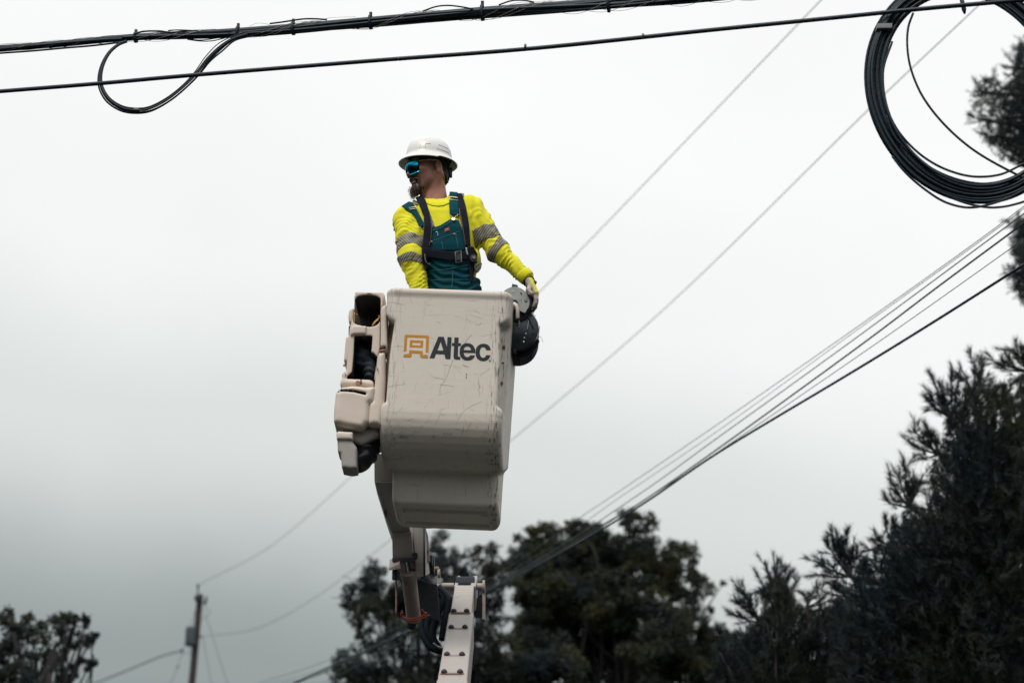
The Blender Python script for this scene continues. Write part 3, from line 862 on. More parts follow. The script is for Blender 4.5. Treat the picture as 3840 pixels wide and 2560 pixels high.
# clevis ears and tilt cylinder
mb = MB()
mb.hexa([q(1470, 2090, 13.03), q(1552, 2090, 13.03), q(1554, 2107, 13.03), q(1472, 2107, 13.03)], [q(1470, 2090, 13.1), q(1552, 2090, 13.1), q(1554, 2107, 13.1), q(1472, 2107, 13.1)])
mb.build('clevis', M['dark'], lift, bevel=0.003)
cylr = MB(); cylr.cyl(q(1533, 2155, 13.12), q(1552, 2320, 13.36), 0.041, 24)
cyl_ = sharp(cylr.build('tilt_cylinder', M['paint_rust'], lift))
mb = MB(); mb.cyl(q(1519, 2085, 13.08), q(1535, 2170, 13.14), 0.017, 20); sharp(mb.build('cylinder_rod', M['chrome'], cyl_))
mb = MB(); mb.cyl(q(1531, 2145, 13.11), q(1534, 2163, 13.13), 0.045, 24); sharp(mb.build('cylinder_gland', M['paint_rust'], cyl_))
mb = MB(); mb.cyl(q(1548, 2318, 13.35), q(1541, 2348, 13.39), 0.028, 16); sharp(mb.build('cylinder_base', M['dark'], cyl_))
mb = MB(); mb.hexa([q(1460, 2128, 12.95), q(1499, 2112, 12.95), q(1502, 2132, 12.95), q(1458, 2138, 12.95)], [q(1462, 2095, 13.1), q(1499, 2095, 13.1), q(1502, 2120, 13.1), q(1460, 2122, 13.1)]); mb.build('rusty_tab', M['paint_rust'], lift, bevel=0.003)
mb = MB(); mb.cyl(q(1485, 2138, 13.05), q(1485, 2172, 13.05), 0.022, 16); sharp(mb.build('dark_fitting', M['dark'], lift))
for pts, r in ((((1484, 2175), (1486, 2230), (1485, 2305)), 0.0055), (((1478, 2140), (1477, 2160), (1482, 2165)), 0.004)):
    mb = MB(); mb.tube(catmull([q(a, b, 13.15) for a, b in pts], 6), r, 8); mb.build('rusty_rod', M['rust'], lift, True)
mb = MB(); mb.hexa([q(1560, 2170, 13.5), q(1640, 2190, 13.5), q(1652, 2330, 13.5), q(1570, 2300, 13.5)], [q(1560, 2170, 13.6), q(1640, 2190, 13.6), q(1652, 2330, 13.6), q(1570, 2300, 13.6)]); mb.build('link_box', M['dark'], lift, bevel=0.004)
for pts in (((1510, 2295), (1505, 2310), (1530, 2325), (1570, 2322), (1610, 2305)), ((1508, 2288), (1506, 2305), (1525, 2318), (1565, 2316), (1600, 2300)), ((1583, 2285), (1588, 2295), (1600, 2298))):
    mb = MB(); mb.tube(catmull([q(a, b, 13.12 + 0.02 * k) for k, (a, b) in enumerate(pts)], 6), 0.005, 8); mb.build('orange_hose', M['orange'], lift, True)
for pts, r in ((((1600, 2165), (1575, 2230), (1610, 2290), (1600, 2360), (1640, 2430)), 0.030), (((1585, 2150), (1625, 2210), (1660, 2240), (1640, 2300), (1620, 2380), (1650, 2440)), 0.034), (((1640, 2200), (1680, 2250), (1670, 2330), (1660, 2400)), 0.035), (((1570, 2160), (1590, 2260), (1580, 2350), (1610, 2420), (1665, 2445)), 0.028)):
    mb = MB(); mb.tube(catmull([q(a, b, 13.75) for a, b in pts], 8), r * .72, 12); mb.build('hydraulic_hose', M['black'], lift, True)
mb = MB(); mb.tube(catmull([q(1625, 2410, 13.7), q(1640, 2422, 13.7), q(1660, 2430, 13.7)], 6), 0.008, 8); mb.build('steel_fitting', M['chrome'], lift, True)
# ---- lower boom from the elbow down towards the truck
def lb(f, s):      # along the arm (0 top .. 1 frame edge), across (0 left .. 1 right)
    tl, tr, bl, br = np.array((1706, 2192)), np.array((1778, 2192)), np.array((1642, 2560)), np.array((1745, 2560))
    l = tl + (bl - tl) * f; r = tr + (br - tr) * f
    p = l + (r - l) * s
    return at(p[0], p[1], 13.9 - 1.9 * f)
def arm_piece(name, f0, f1, e, dep, bev=0.008):
    A = [lb(f0, -e), lb(f0, 1 + e), lb(f1, 1 + e), lb(f1, -e)]
    nrm = np.cross(A[3] - A[0], A[1] - A[0]); nrm /= np.linalg.norm(nrm)
    if nrm[1] < 0: nrm = -nrm
    mb = MB(); mb.hexa(A, [a + nrm * dep for a in A])
    return mb.build(name, M['boom'], lift, bevel=bev, seg=3), nrm
lower_boom, nrm = arm_piece('lower_boom', 0.0, 0.30, 0.0, 0.16)
# the sleeve runs on below the frame to the truck's turntable
A = [lb(0.285, -.06), lb(0.285, 1.10), lb(1.0, 1.06), lb(1.0, -.03)]
mb = MB(); off = nrm * -0.006
mb.hexa([a + off for a in A], [a + nrm * 0.2 for a in A]); sleeve = mb.build('boom_sleeve', M['boom'], lift, bevel=0.012, seg=3)
B_ = [a + off * 2 for a in (A[3], A[2])]
dn = (A[3] - A[0]) / np.linalg.norm(A[3] - A[0])
mb = MB(); ext = 3.2
a0, a1 = lb(0.985, -.05), lb(0.985, 1.09)
mb.hexa([a0 - nrm * .016, a1 - nrm * .016, a1 - nrm * .016 + dn * ext, a0 - nrm * .016 + dn * ext], [a0 + nrm * .24, a1 + nrm * .24, a1 + nrm * .24 + dn * ext, a0 + nrm * .24 + dn * ext])
mb.build('boom_base_section', M['boom'], lift, bevel=0.012)
base_end = (a0 + a1) / 2 + dn * ext + nrm * .1
mb = MB(); mb.tube(np.array([[base_end[0], base_end[1], 0.0], [base_end[0], base_end[1], 0.9], [base_end[0], base_end[1], base_end[2] + .1]]), [0.42, 0.36, 0.26], 24); sharp(mb.build('turntable', M['boom'], lift))
ax_ = lb(0.5, 1) - lb(0.5, 0); ax_ /= np.linalg.norm(ax_)
for f in (0.302, 0.467, 0.745, 0.925):
    c0, c1 = lb(f, 0.17), lb(f, 0.80)
    up = -dn; w = 0.0155; pts = []
    for c, s0 in ((c0, 90), (c1, -90)):
        for k in range(9):
            a = R(s0 + k * 22.5)
            pts.append(c + ax_ * math.cos(a) * w + up * math.sin(a) * w)
    Pn = np.array(pts) - nrm * 0.008; k = len(Pn)
    V = np.vstack([Pn - nrm * .010, Pn]); ring = [(i, (i + 1) % k, k + (i + 1) % k, k + i) for i in range(k)]
    ce = Pn.mean(0) - nrm * .010
    V = np.vstack([V, ce]); tri = [(i, 2 * k, (i + 1) % k) for i in range(k)]
    mb = MB(); mb.add(V, ring, tri); pl = mb.build('bolt_plate', M['paint_rust'], sleeve)
    Pw = []
    for c, s0 in ((c0, 90), (c1, -90)):
        for kk_ in range(9):
            a = R(s0 + kk_ * 22.5); Pw.append(c + ax_ * math.cos(a) * (w + .0055) + up * math.sin(a) * (w + .0055))
    Pw = np.array(Pw) - nrm * .008
    V2 = np.vstack([Pw - nrm * .002, Pw + nrm * .004])
    mb = MB(); mb.add(np.vstack([V2, Pw.mean(0) - nrm * .002]), ring, [(i, 2 * k, (i + 1) % k) for i in range(k)]); mb.build('rust_rim', M['rust'], sleeve)
    for c in (c0, c1):
        c = c + (c0 + c1 - 2 * c) * 0.03
        mb = MB(); mb.tube(np.array([c - nrm * .017, c - nrm * .026, c - nrm * .033, c - nrm * .036]), [0.0165, 0.0155, 0.010, 0.003], 14); mb.build('bolt', M['dark'], sleeve, True)
# fork at the elbow
for s0, s1 in ((-0.04, 0.20), (0.80, 1.14)):
    A = [lb(-0.095, s0 + .10), lb(-0.095, s1), lb(0.012, s1 - .06), lb(0.012, s0)]
    mb = MB(); mb.hexa(A, [a + nrm * .15 for a in A]); mb.build('fork_ear', M['boom'], lower_boom, bevel=0.004)
mb = MB(); c = q(1745, 2200, 14.0); mb.tube(np.array([c + np.array([-.055, 0, 0]), c + np.array([.055, 0, 0])]), 0.062, 20); sharp(mb.build('sheave', M['black'], lower_boom))
pin = MB(); pin.cyl(q(1645, 2195, 13.98), q(1702, 2195, 13.98), 0.017, 18); sharp(pin.build('hinge_pin', M['boom'], lift))
pin = MB(); pin.cyl(q(1782, 2198, 13.98), q(1815, 2198, 13.98), 0.020, 18); sharp(pin.build('hinge_pin', M['boom'], lift))
for px, py, r in ((1645, 2150, 0.030), (1813, 2200, 0.040), (1643, 2200, 0.022)):
    c = q(px, py, 13.96); mb = MB(); mb.cyl(c + np.array([-.006, 0, 0]), c + np.array([.008, 0, 0]), r, 20); sharp(mb.build('washer', M['paint_rust'], lift))
for a, b in (((1645, 2140), (1645, 2210)), ((1814, 2195), (1815, 2325))):
    mb = MB(); A0, B0 = q(*a, 13.97), q(*b, 13.97); mb.box((A0 + B0) / 2, (0.018, 0.05, abs(A0[2] - B0[2]))); mb.build('link_bar', M['paint_rust'], lift, bevel=0.003)
mb = MB(); mb.cyl(q(1626, 2131, 13.95), q(1646, 2131, 13.95), 0.013, 14); mb.build('link_bolt', M['rust'], lift)
mb = MB(); mb.hexa([q(1660, 2210, 14.0), q(1702, 2210, 14.0), q(1698, 2238, 14.0), q(1690, 2232, 14.0)], [q(1660, 2210, 14.05), q(1702, 2210, 14.05), q(1698, 2238, 14.05), q(1690, 2232, 14.05)]); mb.build('gusset', M['boom'], lift)
mb = MB(); mb.hexa([q(1785, 2240, 14.05), q(1812, 2240, 14.05), q(1812, 2315, 14.05), q(1780, 2315, 14.05)], [q(1785, 2240, 14.2), q(1812, 2240, 14.2), q(1812, 2315, 14.2), q(1780, 2315, 14.2)]); mb.build('rear_link', M['dark'], lift)

# ================================================================== the worker
person = empty('person', 'bearded worker in yellow shirt, teal overalls and white hard hat standing in the bucket', 'person', tuple(np.array(BM @ Vector((0, 0.42, 0.10)))))
cl = lambda u, v: (1400 + u / 2.24, 460 + v / 2.24)         # close-up of the worker
# --- torso as stacked sections
SEC = [(748, 1640, 12.310, .060, .060), (765, 1640, 12.300, .090, .075), (785, 1645, 12.295, .150, .094), (815, 1650, 12.290, .190, .112), (880, 1657, 12.280, .188, .124),
       (950, 1666, 12.280, .168, .124), (1020, 1676, 12.290, .150, .118), (1075, 1684, 12.300, .152, .122), (1150, 1688, 12.300, .165, .130), (1230, 1688, 12.300, .170, .130)]
ss = [(at(cx, py, Yc), rx, ry) for py, cx, Yc, rx, ry in SEC]
sz = np.array([p[2] for p, _, _ in ss])[::-1]
scx = np.array([p[0] for p, _, _ in ss])[::-1]; scy = np.array([p[1] for p, _, _ in ss])[::-1]
srx = np.array([r for _, r, _ in ss])[::-1]; sry = np.array([r for _, _, r in ss])[::-1]
def torso_sdf(X, Y, Z):
    cx, cy = np.interp(Z, sz, scx), np.interp(Z, sz, scy)
    rx, ry = np.interp(Z, sz, srx), np.interp(Z, sz, sry)
    k = (abs((X - cx) / rx) ** 2.4 + abs((Y - cy) / ry) ** 2.4) ** (1 / 2.4)
    d = (k - 1) * np.minimum(rx, ry) * 1.05
    return smax(d, np.maximum(Z - sz[-1], sz[0] - Z), 0.02)
SHL, ELL, WRL = at(1521, 822, 12.27), at(1543, 968, 12.155), at(1578, 1112, 12.135)     # arm at the picture's left
SHR, ELR, WRR = at(1770, 792, 12.29), at(1866, 942, 12.265), at(1972, 1038, 12.23)      # arm reaching right
def arm_fold(X, Y, Z, a, b, amp, f, ph):
    d = b - a; L = np.linalg.norm(d); d = d / L
    s = (X - a[0]) * d[0] + (Y - a[1]) * d[1] + (Z - a[2]) * d[2]
    w = np.clip(s / 0.05, 0, 1) * np.clip((L + .02 - s) / 0.04, 0, 1)
    warp = 2.2 * np.sin(X * 31 + ph + 12 * Z) + 1.6 * np.sin(Z * 27 + 2 * ph) + 1.5 * np.sin(Y * 44 + 9 * X)
    a1 = np.sin(s * f * .8 + warp + ph); mod = 0.55 + 0.45 * np.sin(X * 23 + Y * 37 + s * 19 + ph)
    return amp * w * mod * (np.abs(a1) * 1.5 - .8 + .35 * np.sin(s * f * 1.7 - warp * .6))
def sleeves(X, Y, Z, fold=True):
    a1 = cap(X, Y, Z, SHL, ELL, .071, .066); a2 = cap(X, Y, Z, ELL, WRL, .064, .045)
    b1 = cap(X, Y, Z, SHR, ELR, .073, .058); b2 = cap(X, Y, Z, ELR, WRR, .057, .040)
    if fold:
        a2 = a2 + arm_fold(X, Y, Z, ELL, WRL, .0085, 155, 0.4); a1 = a1 + arm_fold(X, Y, Z, SHL, ELL, .0050, 80, 1.7)
        b2 = b2 + arm_fold(X, Y, Z, ELR, WRR, .0075, 165, 2.0); b1 = b1 + arm_fold(X, Y, Z, SHR, ELR, .0050, 75, 0.2)
    return smin(smin(a1, a2, .03), smin(b1, b2, .03), .02)
def traps(X, Y, Z):
    return np.minimum(cap(X, Y, Z, at(1668, 758, 12.305), at(1762, 772, 12.295), .046, .058), cap(X, Y, Z, at(1618, 768, 12.305), at(1535, 803, 12.285), .044, .056))
def shirt_base(X, Y, Z, fold=True):
    t = torso_sdf(X, Y, Z)
    # shirt bagging out under the arm
    bag_ = ell(X, Y, Z, at(1775, 985, 12.30), (.042, .07, .065))
    t = smin(t, bag_, .03)
    t = smin(t, traps(X, Y, Z), .03)
    d = smin(t, sleeves(X, Y, Z, fold), .035)
    if fold:
        p = at(1760, 880, 12.2)
        d = d + 0.0035 * np.sin((X - p[0]) * 120 + (Z - p[2]) * 22 + 1.2 * np.sin(Z * 24)) * np.clip((X - at(1735, 850, 12.2)[0]) / .04, 0, 1)
        d = d + 0.0028 * np.sin((X - Z * 0.7) * 75 + 1.1 * np.sin(Z * 31)) * np.clip((at(1600, 850, 12.2)[0] - X) / .05, 0, 1)
        d = d + 0.0015 * rough3(X, Y, Z, 34, 12)
    return d
NECK_A, NECK_B = at(1640, 762, 12.30), at(1632, 672, 12.305)
lo_, hi_ = np.array([at(1440, 800, 12.2)[0], 12.02, at(1700, 1190, 12.3)[2]]), np.array([at(2000, 800, 12.2)[0], 12.50, at(1700, 720, 12.3)[2]])
def shirt_sdf(X, Y, Z):
    d = shirt_base(X, Y, Z)
    neck = cap(X, Y, Z, NECK_A - np.array([0, 0.0, .02]), NECK_B + np.array([0, 0, .1]), .070, .074)
    return smax(d, -(neck - 0.0), .006)
shirt = sdf_obj('shirt', shirt_sdf, lo_, hi_, .0042, M['shirt'], person, 1)
# rib collar and cuff
dR = (WRR - ELR) / np.linalg.norm(WRR - ELR)
mb = MB(); mb.tube(np.array([WRR - dR * .030, WRR - dR * .022, WRR + dR * .010, WRR + dR * .020]), [.042, .0455, .044, .038], 24); mb.build('cuff', M['rib'], person, True)

# --- everything worn over the shirt is a shell on the same body surface
gx_ = grid((at(1470, 800, 12.2)[0], 12.06, at(1700, 1170, 12.3)[2]), (at(1880, 800, 12.2)[0], 12.46, at(1700, 700, 12.3)[2]), .0036)
lo_t = (float(gx_[0].ravel()[0]), float(gx_[1].ravel()[0]), float(gx_[2].ravel()[0]))
TB = smin(smin(torso_sdf(*gx_), traps(*gx_), .03), sleeves(*gx_, fold=False) + 0.004, .03).astype(np.float32)
TO = torso_sdf(*gx_).astype(np.float32)
PX, PY = pix(*gx_)
PX, PY = np.broadcast_arrays(PX, PY)
YY = np.broadcast_to(gx_[1], TB.shape)
def worn(name, poly, inner, outer, mat, back=12.33, parent=None, base=None, fold=None):
    pl = poly2(PX, PY, poly) * 0.00145
    T = TB if base is None else base
    o_ = outer if fold is None else outer + fold
    d = np.maximum(np.maximum(T - o_, inner - T), np.maximum(pl, YY - back))
    V, Q = surface_net(d.astype(np.float32), lo_t, .0036)
    if len(Q) == 0: print('EMPTY', name, poly[0]); return None
    return net_obj(name, V, Q, mat, parent or person, 2)
ck = lambda *p: [cl(*q) for q in p]
XB, ZB = np.broadcast_to(gx_[0], TB.shape), np.broadcast_to(gx_[2], TB.shape)
dfold = 0.0055 * np.sin(ZB * 150 + 5 * np.sin(XB * 16) + 1.5 * np.sin(XB * 45)) * np.clip((PY - 960) / 40, 0, 1) + 0.0012 * rough3(XB, YY, ZB, 60, 2)
bib = worn('overalls', ck((480, 888), (560, 862), (650, 808), (720, 820), (745, 900), (790, 1030), (815, 1130), (828, 1290), (900, 1310), (960, 1400), (960, 1640), (330, 1640), (400, 1420), (430, 1190), (400, 1050), (470, 1000)), -.01, .014, M['denim'], base=TO, back=12.44, fold=dfold)
worn('bib_pocket', ck((492, 1010), (610, 955), (725, 912), (745, 960), (775, 1060), (740, 1075), (495, 1075)), .010, .019, M['denim'], base=TO, parent=bib)
def seam(name, pts, mat, parent, r=.0016, off=.016):
    P = []
    for p in ck(*pts):
        # march to the surface of the overalls
        for Yk in np.linspace(12.08, 12.36, 140):
            w = at(*p, Yk)
            if torso_sdf(*[np.float64(c) for c in w]) < off: break
        P.append(w + np.array([0, -.0015, 0]))
    mb = MB(); mb.tube(catmull(P, 6), r, 5); return mb.build(name, mat, parent, True)
pale = plain('stitching', (0.05, 0.20, 0.22), 0.8)
for pts in (((492, 905), (570, 880), (655, 828)), ((500, 992), (610, 955), (720, 915)), ((690, 930), (715, 1060)), ((470, 1245), (640, 1228), (800, 1195)), ((470, 1325), (640, 1318), (825, 1318)), ((668, 1240), (664, 1320), (660, 1390)), ((575, 1000), (585, 1070))):
    seam('seam', pts, pale, bib, off=.0205)
# overall straps
st_r = worn('overall_strap', ck((640, 560), (700, 570), (725, 620), (716, 785), (640, 772), (636, 680)), .002, .013, M['denim'], back=12.40)
st_l = worn('overall_strap', ck((235, 700), (300, 660), (335, 672), (425, 840), (425, 870), (388, 880), (345, 780)), .002, .013, M['denim'], back=12.40)
# harness
hr = worn('harness_strap', ck((352, 630), (412, 600), (440, 650), (470, 745), (487, 850), (484, 960), (470, 1060), (415, 1060), (424, 900), (424, 790), (390, 700)), .008, .021, M['web'], back=12.40)
hr2 = worn('harness_strap', ck((700, 590), (745, 595), (775, 690), (805, 850), (818, 1040), (772, 1035), (755, 900), (722, 720)), .010, .022, M['web'], back=12.40)
bl = worn('chest_strap', ck((405, 1050), (470, 1045), (500, 1065), (640, 1082), (800, 1085), (800, 1150), (640, 1160), (480, 1135), (410, 1140)), .008, .026, M['web'])
worn('side_strap', ck((410, 1050), (440, 1050), (450, 1150), (470, 1220), (440, 1230), (425, 1180)), .012, .024, M['web'])
worn('hip_strap', ck((790, 1040), (840, 1040), (875, 1100), (872, 1170), (850, 1230), (835, 1340), (812, 1340), (800, 1230), (780, 1150)), .006, .024, M['web'])
for pts, pr in ((((425, 790), (425, 900), (412, 1040)), hr), (((470, 745), (487, 850), (484, 960), (468, 1040)), hr), (((722, 720), (755, 900), (775, 1035)), hr2)):
    seam('strap_edging', pts, M['trim'], pr, .0022, .023)
worn('collar', ck((425, 625), (450, 648), (490, 662), (545, 668), (600, 660), (642, 640), (645, 672), (600, 694), (545, 704), (490, 697), (450, 680), (425, 660)), -.008, .007, M['rib'])
# reflective braces on the shirt
worn('reflective_brace', ck((466, 730), (520, 875), (488, 885), (478, 790)), -.008, .0075, M['strip_l'])
worn('reflective_brace', ck((712, 740), (722, 740), (755, 890), (752, 920), (735, 915), (735, 850)), -.008, .0075, M['strip_r'])
worn('reflective_brace', ck((318, 655), (345, 635), (378, 690), (360, 688)), -.008, .009, M['strip_l'], back=12.40)
worn('reflective_brace', ck((722, 592), (765, 590), (760, 625), (745, 620)), -.008, .009, M['strip_r'], back=12.40)
# buckles, hooks, label
def at_body(u, v, off):
    p = cl(u, v)
    for Yk in np.linspace(12.06, 12.40, 170):
        w = at(*p, Yk)
        if smin(smin(torso_sdf(*w), float(traps(*w)), .03), float(sleeves(*w, fold=False)) + .004, .03) < off: break
    return w
def wireframe(name, uvs, off, r, mat, parent, closed=True):
    P = [at_body(*p, off) for p in uvs]
    mb = MB(); mb.tube(np.array(P if closed else catmull(P, 5)), r, 6, closed); return mb.build(name, mat, parent, True)
wireframe('slider_buckle', ((641, 622), (725, 632), (724, 655), (641, 645)), .018, .0026, M['gold'], st_r)
wireframe('slider_buckle', ((300, 715), (370, 705), (374, 718), (305, 730)), .018, .0024, M['gold'], st_l)
wireframe('strap_hook', ((636, 770), (650, 780), (662, 790), (668, 812), (682, 812), (688, 790), (705, 780), (712, 770)), .016, .0022, M['gold'], st_r, False)
wireframe('strap_hook', ((378, 876), (395, 880), (405, 905), (412, 925)), .018, .0022, M['gold'], st_l, False)
p_ = at_body(672, 814, .020); mb = MB(); mb.cyl(p_, p_ + np.array([0, -.006, .002]), .009, 16); sharp(mb.build('button', M['gold'], bib))
for u, v in ((490, 1000), (680, 936)):
    p_ = at_body(u, v, .019); mb = MB(); mb.cyl(p_, p_ + np.array([0, -.004, .001]), .0045, 8); mb.build('rivet', M['copper'], bib)
def patch(name, uvs, off, mat, parent):
    P = np.array([at_body(*p, off) for p in uvs])
    c = P.mean(0); n = len(P)
    V = np.vstack([P, P + np.array([0, .006, 0]), c[None]])
    mb = MB(); mb.add(V, [(i, n + i, n + (i + 1) % n, (i + 1) % n) for i in range(n)], [(i, (i + 1) % n, 2 * n) for i in range(n)])
    return mb.build(name, mat, parent)
lab = patch('brand_patch', ((596, 892), (636, 876), (642, 905), (602, 922)), .0185, M['red'], bib)
patch('patch_emblem', ((605, 903), (618, 890), (632, 890), (634, 898), (620, 910), (608, 912)), .0205, plain('patch_cream', (0.6, 0.5, 0.35), .7), bib)
patch('patch_lettering', ((608, 903), (632, 892), (633, 897), (609, 908)), .0215, plain('patch_blue', (0.03, 0.05, 0.25), .7), bib)
wireframe('safety_pin', ((524, 920), (538, 918), (542, 955)), .020, .0022, plain('steel_pin', (.6, .6, .6), .3, .6), bib, False)
# chest buckle, ratchet and carabiner
P = [at_body(u, v, .028) for u, v in ((690, 1080), (738, 1080), (738, 1170), (690, 1170))]
mb = MB(); c = np.mean(P, 0); mb.box(c, (.030, .016, .050)); bk = mb.build('chest_buckle', M['dark'], bl, bevel=.004)
wireframe('buckle_frame', ((688, 1085), (735, 1075), (742, 1165), (692, 1175)), .036, .0030, M['tape'], bl)
p_ = at_body(838, 1150, .03); mb = MB(); mb.cyl(p_, p_ + np.array([.004, -.03, 0]), .021, 18); rr = sharp(mb.build('ratchet', M['dark'], bl))
mb = MB(); mb.cyl(p_ + np.array([.002, -.028, .0]), p_ + np.array([.005, -.038, 0]), .009, 12); mb.build('ratchet_hub', M['tape'], bl)
wireframe('snap_hook', ((432, 1105), (436, 1150), (452, 1182), (475, 1190), (482, 1200), (470, 1180)), .030, .0028, M['tape'], bl, False)
wireframe('webbing_loop', ((780, 1050), (785, 1085), (792, 1110)), .030, .0045, plain('white_tag', (.6, .58, .55), .6), bl, False)
# --- reflective bands round the sleeves
def band(name, a, b, t0, t1, mat, tilt=(0, 0, 0), r_out=.0035):
    a, b = np.asarray(a), np.asarray(b); ax = b - a; L = np.linalg.norm(ax); ax = ax / L
    nrm_ = ax + np.array(tilt); nrm_ /= np.linalg.norm(nrm_)
    p0, p1 = a + ax * L * t0, a + ax * L * t1
    m = (p0 + p1) / 2
    lo = m - .15; hi = m + .15
    def fn(X, Y, Z):
        s = shirt_base(X, Y, Z)
        zig = 0.010 * abs(np.sin(X * 30 + Y * 9))
        q0 = (X - p0[0]) * nrm_[0] + (Y - p0[1]) * nrm_[1] + (Z - p0[2]) * nrm_[2] + zig
        q1 = (X - p1[0]) * nrm_[0] + (Y - p1[1]) * nrm_[1] + (Z - p1[2]) * nrm_[2] + zig
        near = cap(X, Y, Z, a, b, .10, .09)
        return np.maximum(np.maximum(s - r_out, -.008 - s), np.maximum(np.maximum(-q0, q1), near))
    return sdf_obj(name, fn, lo, hi, .0036, mat, person, 1)
band('reflective_band', SHL, ELL, .58, .86, M['strip_l'], (-.05, .1, .1))
band('reflective_band', ELL, WRL, .02, .24, M['strip_r'], (-.25, .0, -.05))
band('reflective_band', SHR, ELR, .50, .80, M['strip_r'], (-.15, 0, -.05))
band('reflective_band', ELR, WRR, -.08, .15, M['strip_r'], (.1, 0, .1))
worn('reflective_brace', ck((845, 1185), (915, 1178), (905, 1225), (880, 1262), (850, 1240)), -.03, .03, M['strip_r'], base=np.minimum(TB, ell(*gx_, at(1775, 985, 12.30), (.042, .07, .065)).astype(np.float32) + .026), back=12.5)

# --- head: own frame, faces -y, turned towards the picture's left
HS = 1.09
HM = Matrix.Translation(at(1609, 640, 12.285)) @ Matrix.Rotation(R(-63), 4, 'Z') @ Matrix.Rotation(R(8), 4, 'X') @ Matrix.Scale(HS, 4)
HATM = Matrix.Translation(at(1601, 629, 12.285)) @ Matrix.Rotation(R(-63), 4, 'Z') @ Matrix.Rotation(R(-1), 4, 'X') @ Matrix.Scale(HS * .965, 4)
HMi = np.array(HM.inverted())
nA = HMi[:3, :3] @ (NECK_A - np.array([0, 0, .10])) + HMi[:3, 3]; nB = np.array([0, .018, -.045])
def head_sdf(X, Y, Z):
    aX = abs(X)
    d = ell(X, Y, Z, (0, .016, .058), (.076, .097, .086))
    d = smin(d, ell(X, Y, Z, (0, -.032, -.020), (.062, .066, .085)), .03)
    d = smin(d, cap(aX, Y, Z, (.054, .0, -.040), (.018, -.066, -.098), .020, .020), .025)
    d = smin(d, ell(X, Y, Z, (0, -.078, -.098), (.026, .024, .020)), .02)
    d = smin(d, ell(aX, Y, Z, (.043, -.064, -.010), (.022, .022, .016)), .018)
    d = smin(d, ell(X, Y, Z, (0, -.083, .040), (.050, .016, .014)), .018)
    d = smax(d, -ell(aX, Y, Z, (.031, -.104, .018), (.018, .018, .012)), .012)
    d = smin(d, cap(X, Y, Z, (0, -.092, .022), (0, -.113, -.020), .009, .0115), .010)
    d = smin(d, ell(X, Y, Z, (0, -.112, -.024), (.012, .011, .010)), .007)
    d = smin(d, ell(aX, Y, Z, (.012, -.101, -.028), (.009, .011, .008)), .006)
    d = smax(d, -ell(aX, Y, Z, (.007, -.104, -.038), (.004, .006, .004)), .003)
    d = smin(d, ell(X, Y, Z, (0, -.0945, -.056), (.024, .012, .0065)), .006)
    d = smin(d, ell(X, Y, Z, (0, -.0925, -.069), (.021, .012, .0075)), .006)
    d = smax(d, -ell(X, Y, Z, (0, -.106, -.0625), (.024, .010, .0016)), .003)
    # ears
    er = ell(aX, Y - 0.25 * (aX - .075), Z, (.077, .016, .0), (.009, .019, .033))
    er = smin(er, ell(aX, Y, Z, (.076, .008, -.028), (.007, .010, .010)), .008)
    er = smax(er, -ell(aX, Y, Z, (.087, .014, .002), (.009, .010, .018)), .005)
    d = smin(d, er, .006)
    # neck with its cords
    n_ = cap(X, Y, Z, nA, nB, .066, .055)
    d = smin(d, n_, .03)
    d = smin(d, cap(X, Y, Z, (.062, .03, -.04), (.022, -.03, -.155), .016, .014), .02)
    d = smin(d, ell(X, Y, Z, (0, -.045, -.135), (.013, .018, .016)), .02)
    return d
body = sdf_obj('body', head_sdf, (-.12, -.15, -.26), (.12, .15, .16), .0026, M['skin'], person, 1, HM)
# where the stubble and the lips are
V = np.empty(len(body.data.vertices) * 3); body.data.vertices.foreach_get('co', V); V = V.reshape(-1, 3)
L_ = V @ HMi[:3, :3].T + HMi[:3, 3]
stub = np.clip((-.030 - L_[:, 2] - .45 * np.clip(L_[:, 1] + .06, 0, 1)) / .03, 0, 1) * np.clip((-L_[:, 1] - .005) / .03, 0, 1) * np.clip((L_[:, 2] + .125) / .02, 0, 1)
side_b = np.clip(1 - abs(L_[:, 1] + .012) / .022, 0, 1) * np.clip((.04 - L_[:, 2]) / .03, 0, 1) * np.clip((L_[:, 2] + .06) / .03, 0, 1) * np.clip((abs(L_[:, 0]) - .05) / .01, 0, 1)
lipm = np.clip(1 - (((L_[:, 0]) / .024) ** 2 + ((L_[:, 2] + .064) / .0125) ** 2), 0, 1) * (L_[:, 1] < -.088)
a_ = body.data.attributes.new('stubble', 'FLOAT', 'POINT'); a_.data.foreach_set('value', np.clip(stub * .55 + side_b * .6, 0, .75).astype(np.float32) * (1 - np.clip(lipm * 3, 0, 1)).astype(np.float32))
a_ = body.data.attributes.new('lip', 'FLOAT', 'POINT'); a_.data.foreach_set('value', np.clip(lipm * 2.5, 0, .9).astype(np.float32))
# right wrist skin between cuff and glove
# hair at the back, below the hat
def hair_sdf(X, Y, Z):
    d = ell(X, Y, Z, (0, .018, .055), (.081, .101, .090))
    nape = ell(X, Y, Z, (0, .060, -.035), (.055, .040, .050))
    d = smin(d, nape, .03)
    d = d + .0018 * np.sin(X * 300 + 2 * np.sin(Z * 90)) + .0014 * np.sin(Y * 260 + Z * 110)
    cutf = .030 - Y + 0.55 * (Z - .03)
    top_ = np.maximum(.035 - Z, -.045 - Y) - 9 * 0          # hair line under the hat band
    reg = np.minimum(np.maximum(cutf, -Z - .085), np.maximum(.036 - Z, 0 * Y - 1))
    return np.maximum(d, reg)
sdf_obj('hair', hair_sdf, (-.11, -.12, -.12), (.11, .16, .17), .0032, M['hair'], person, 1, HM)
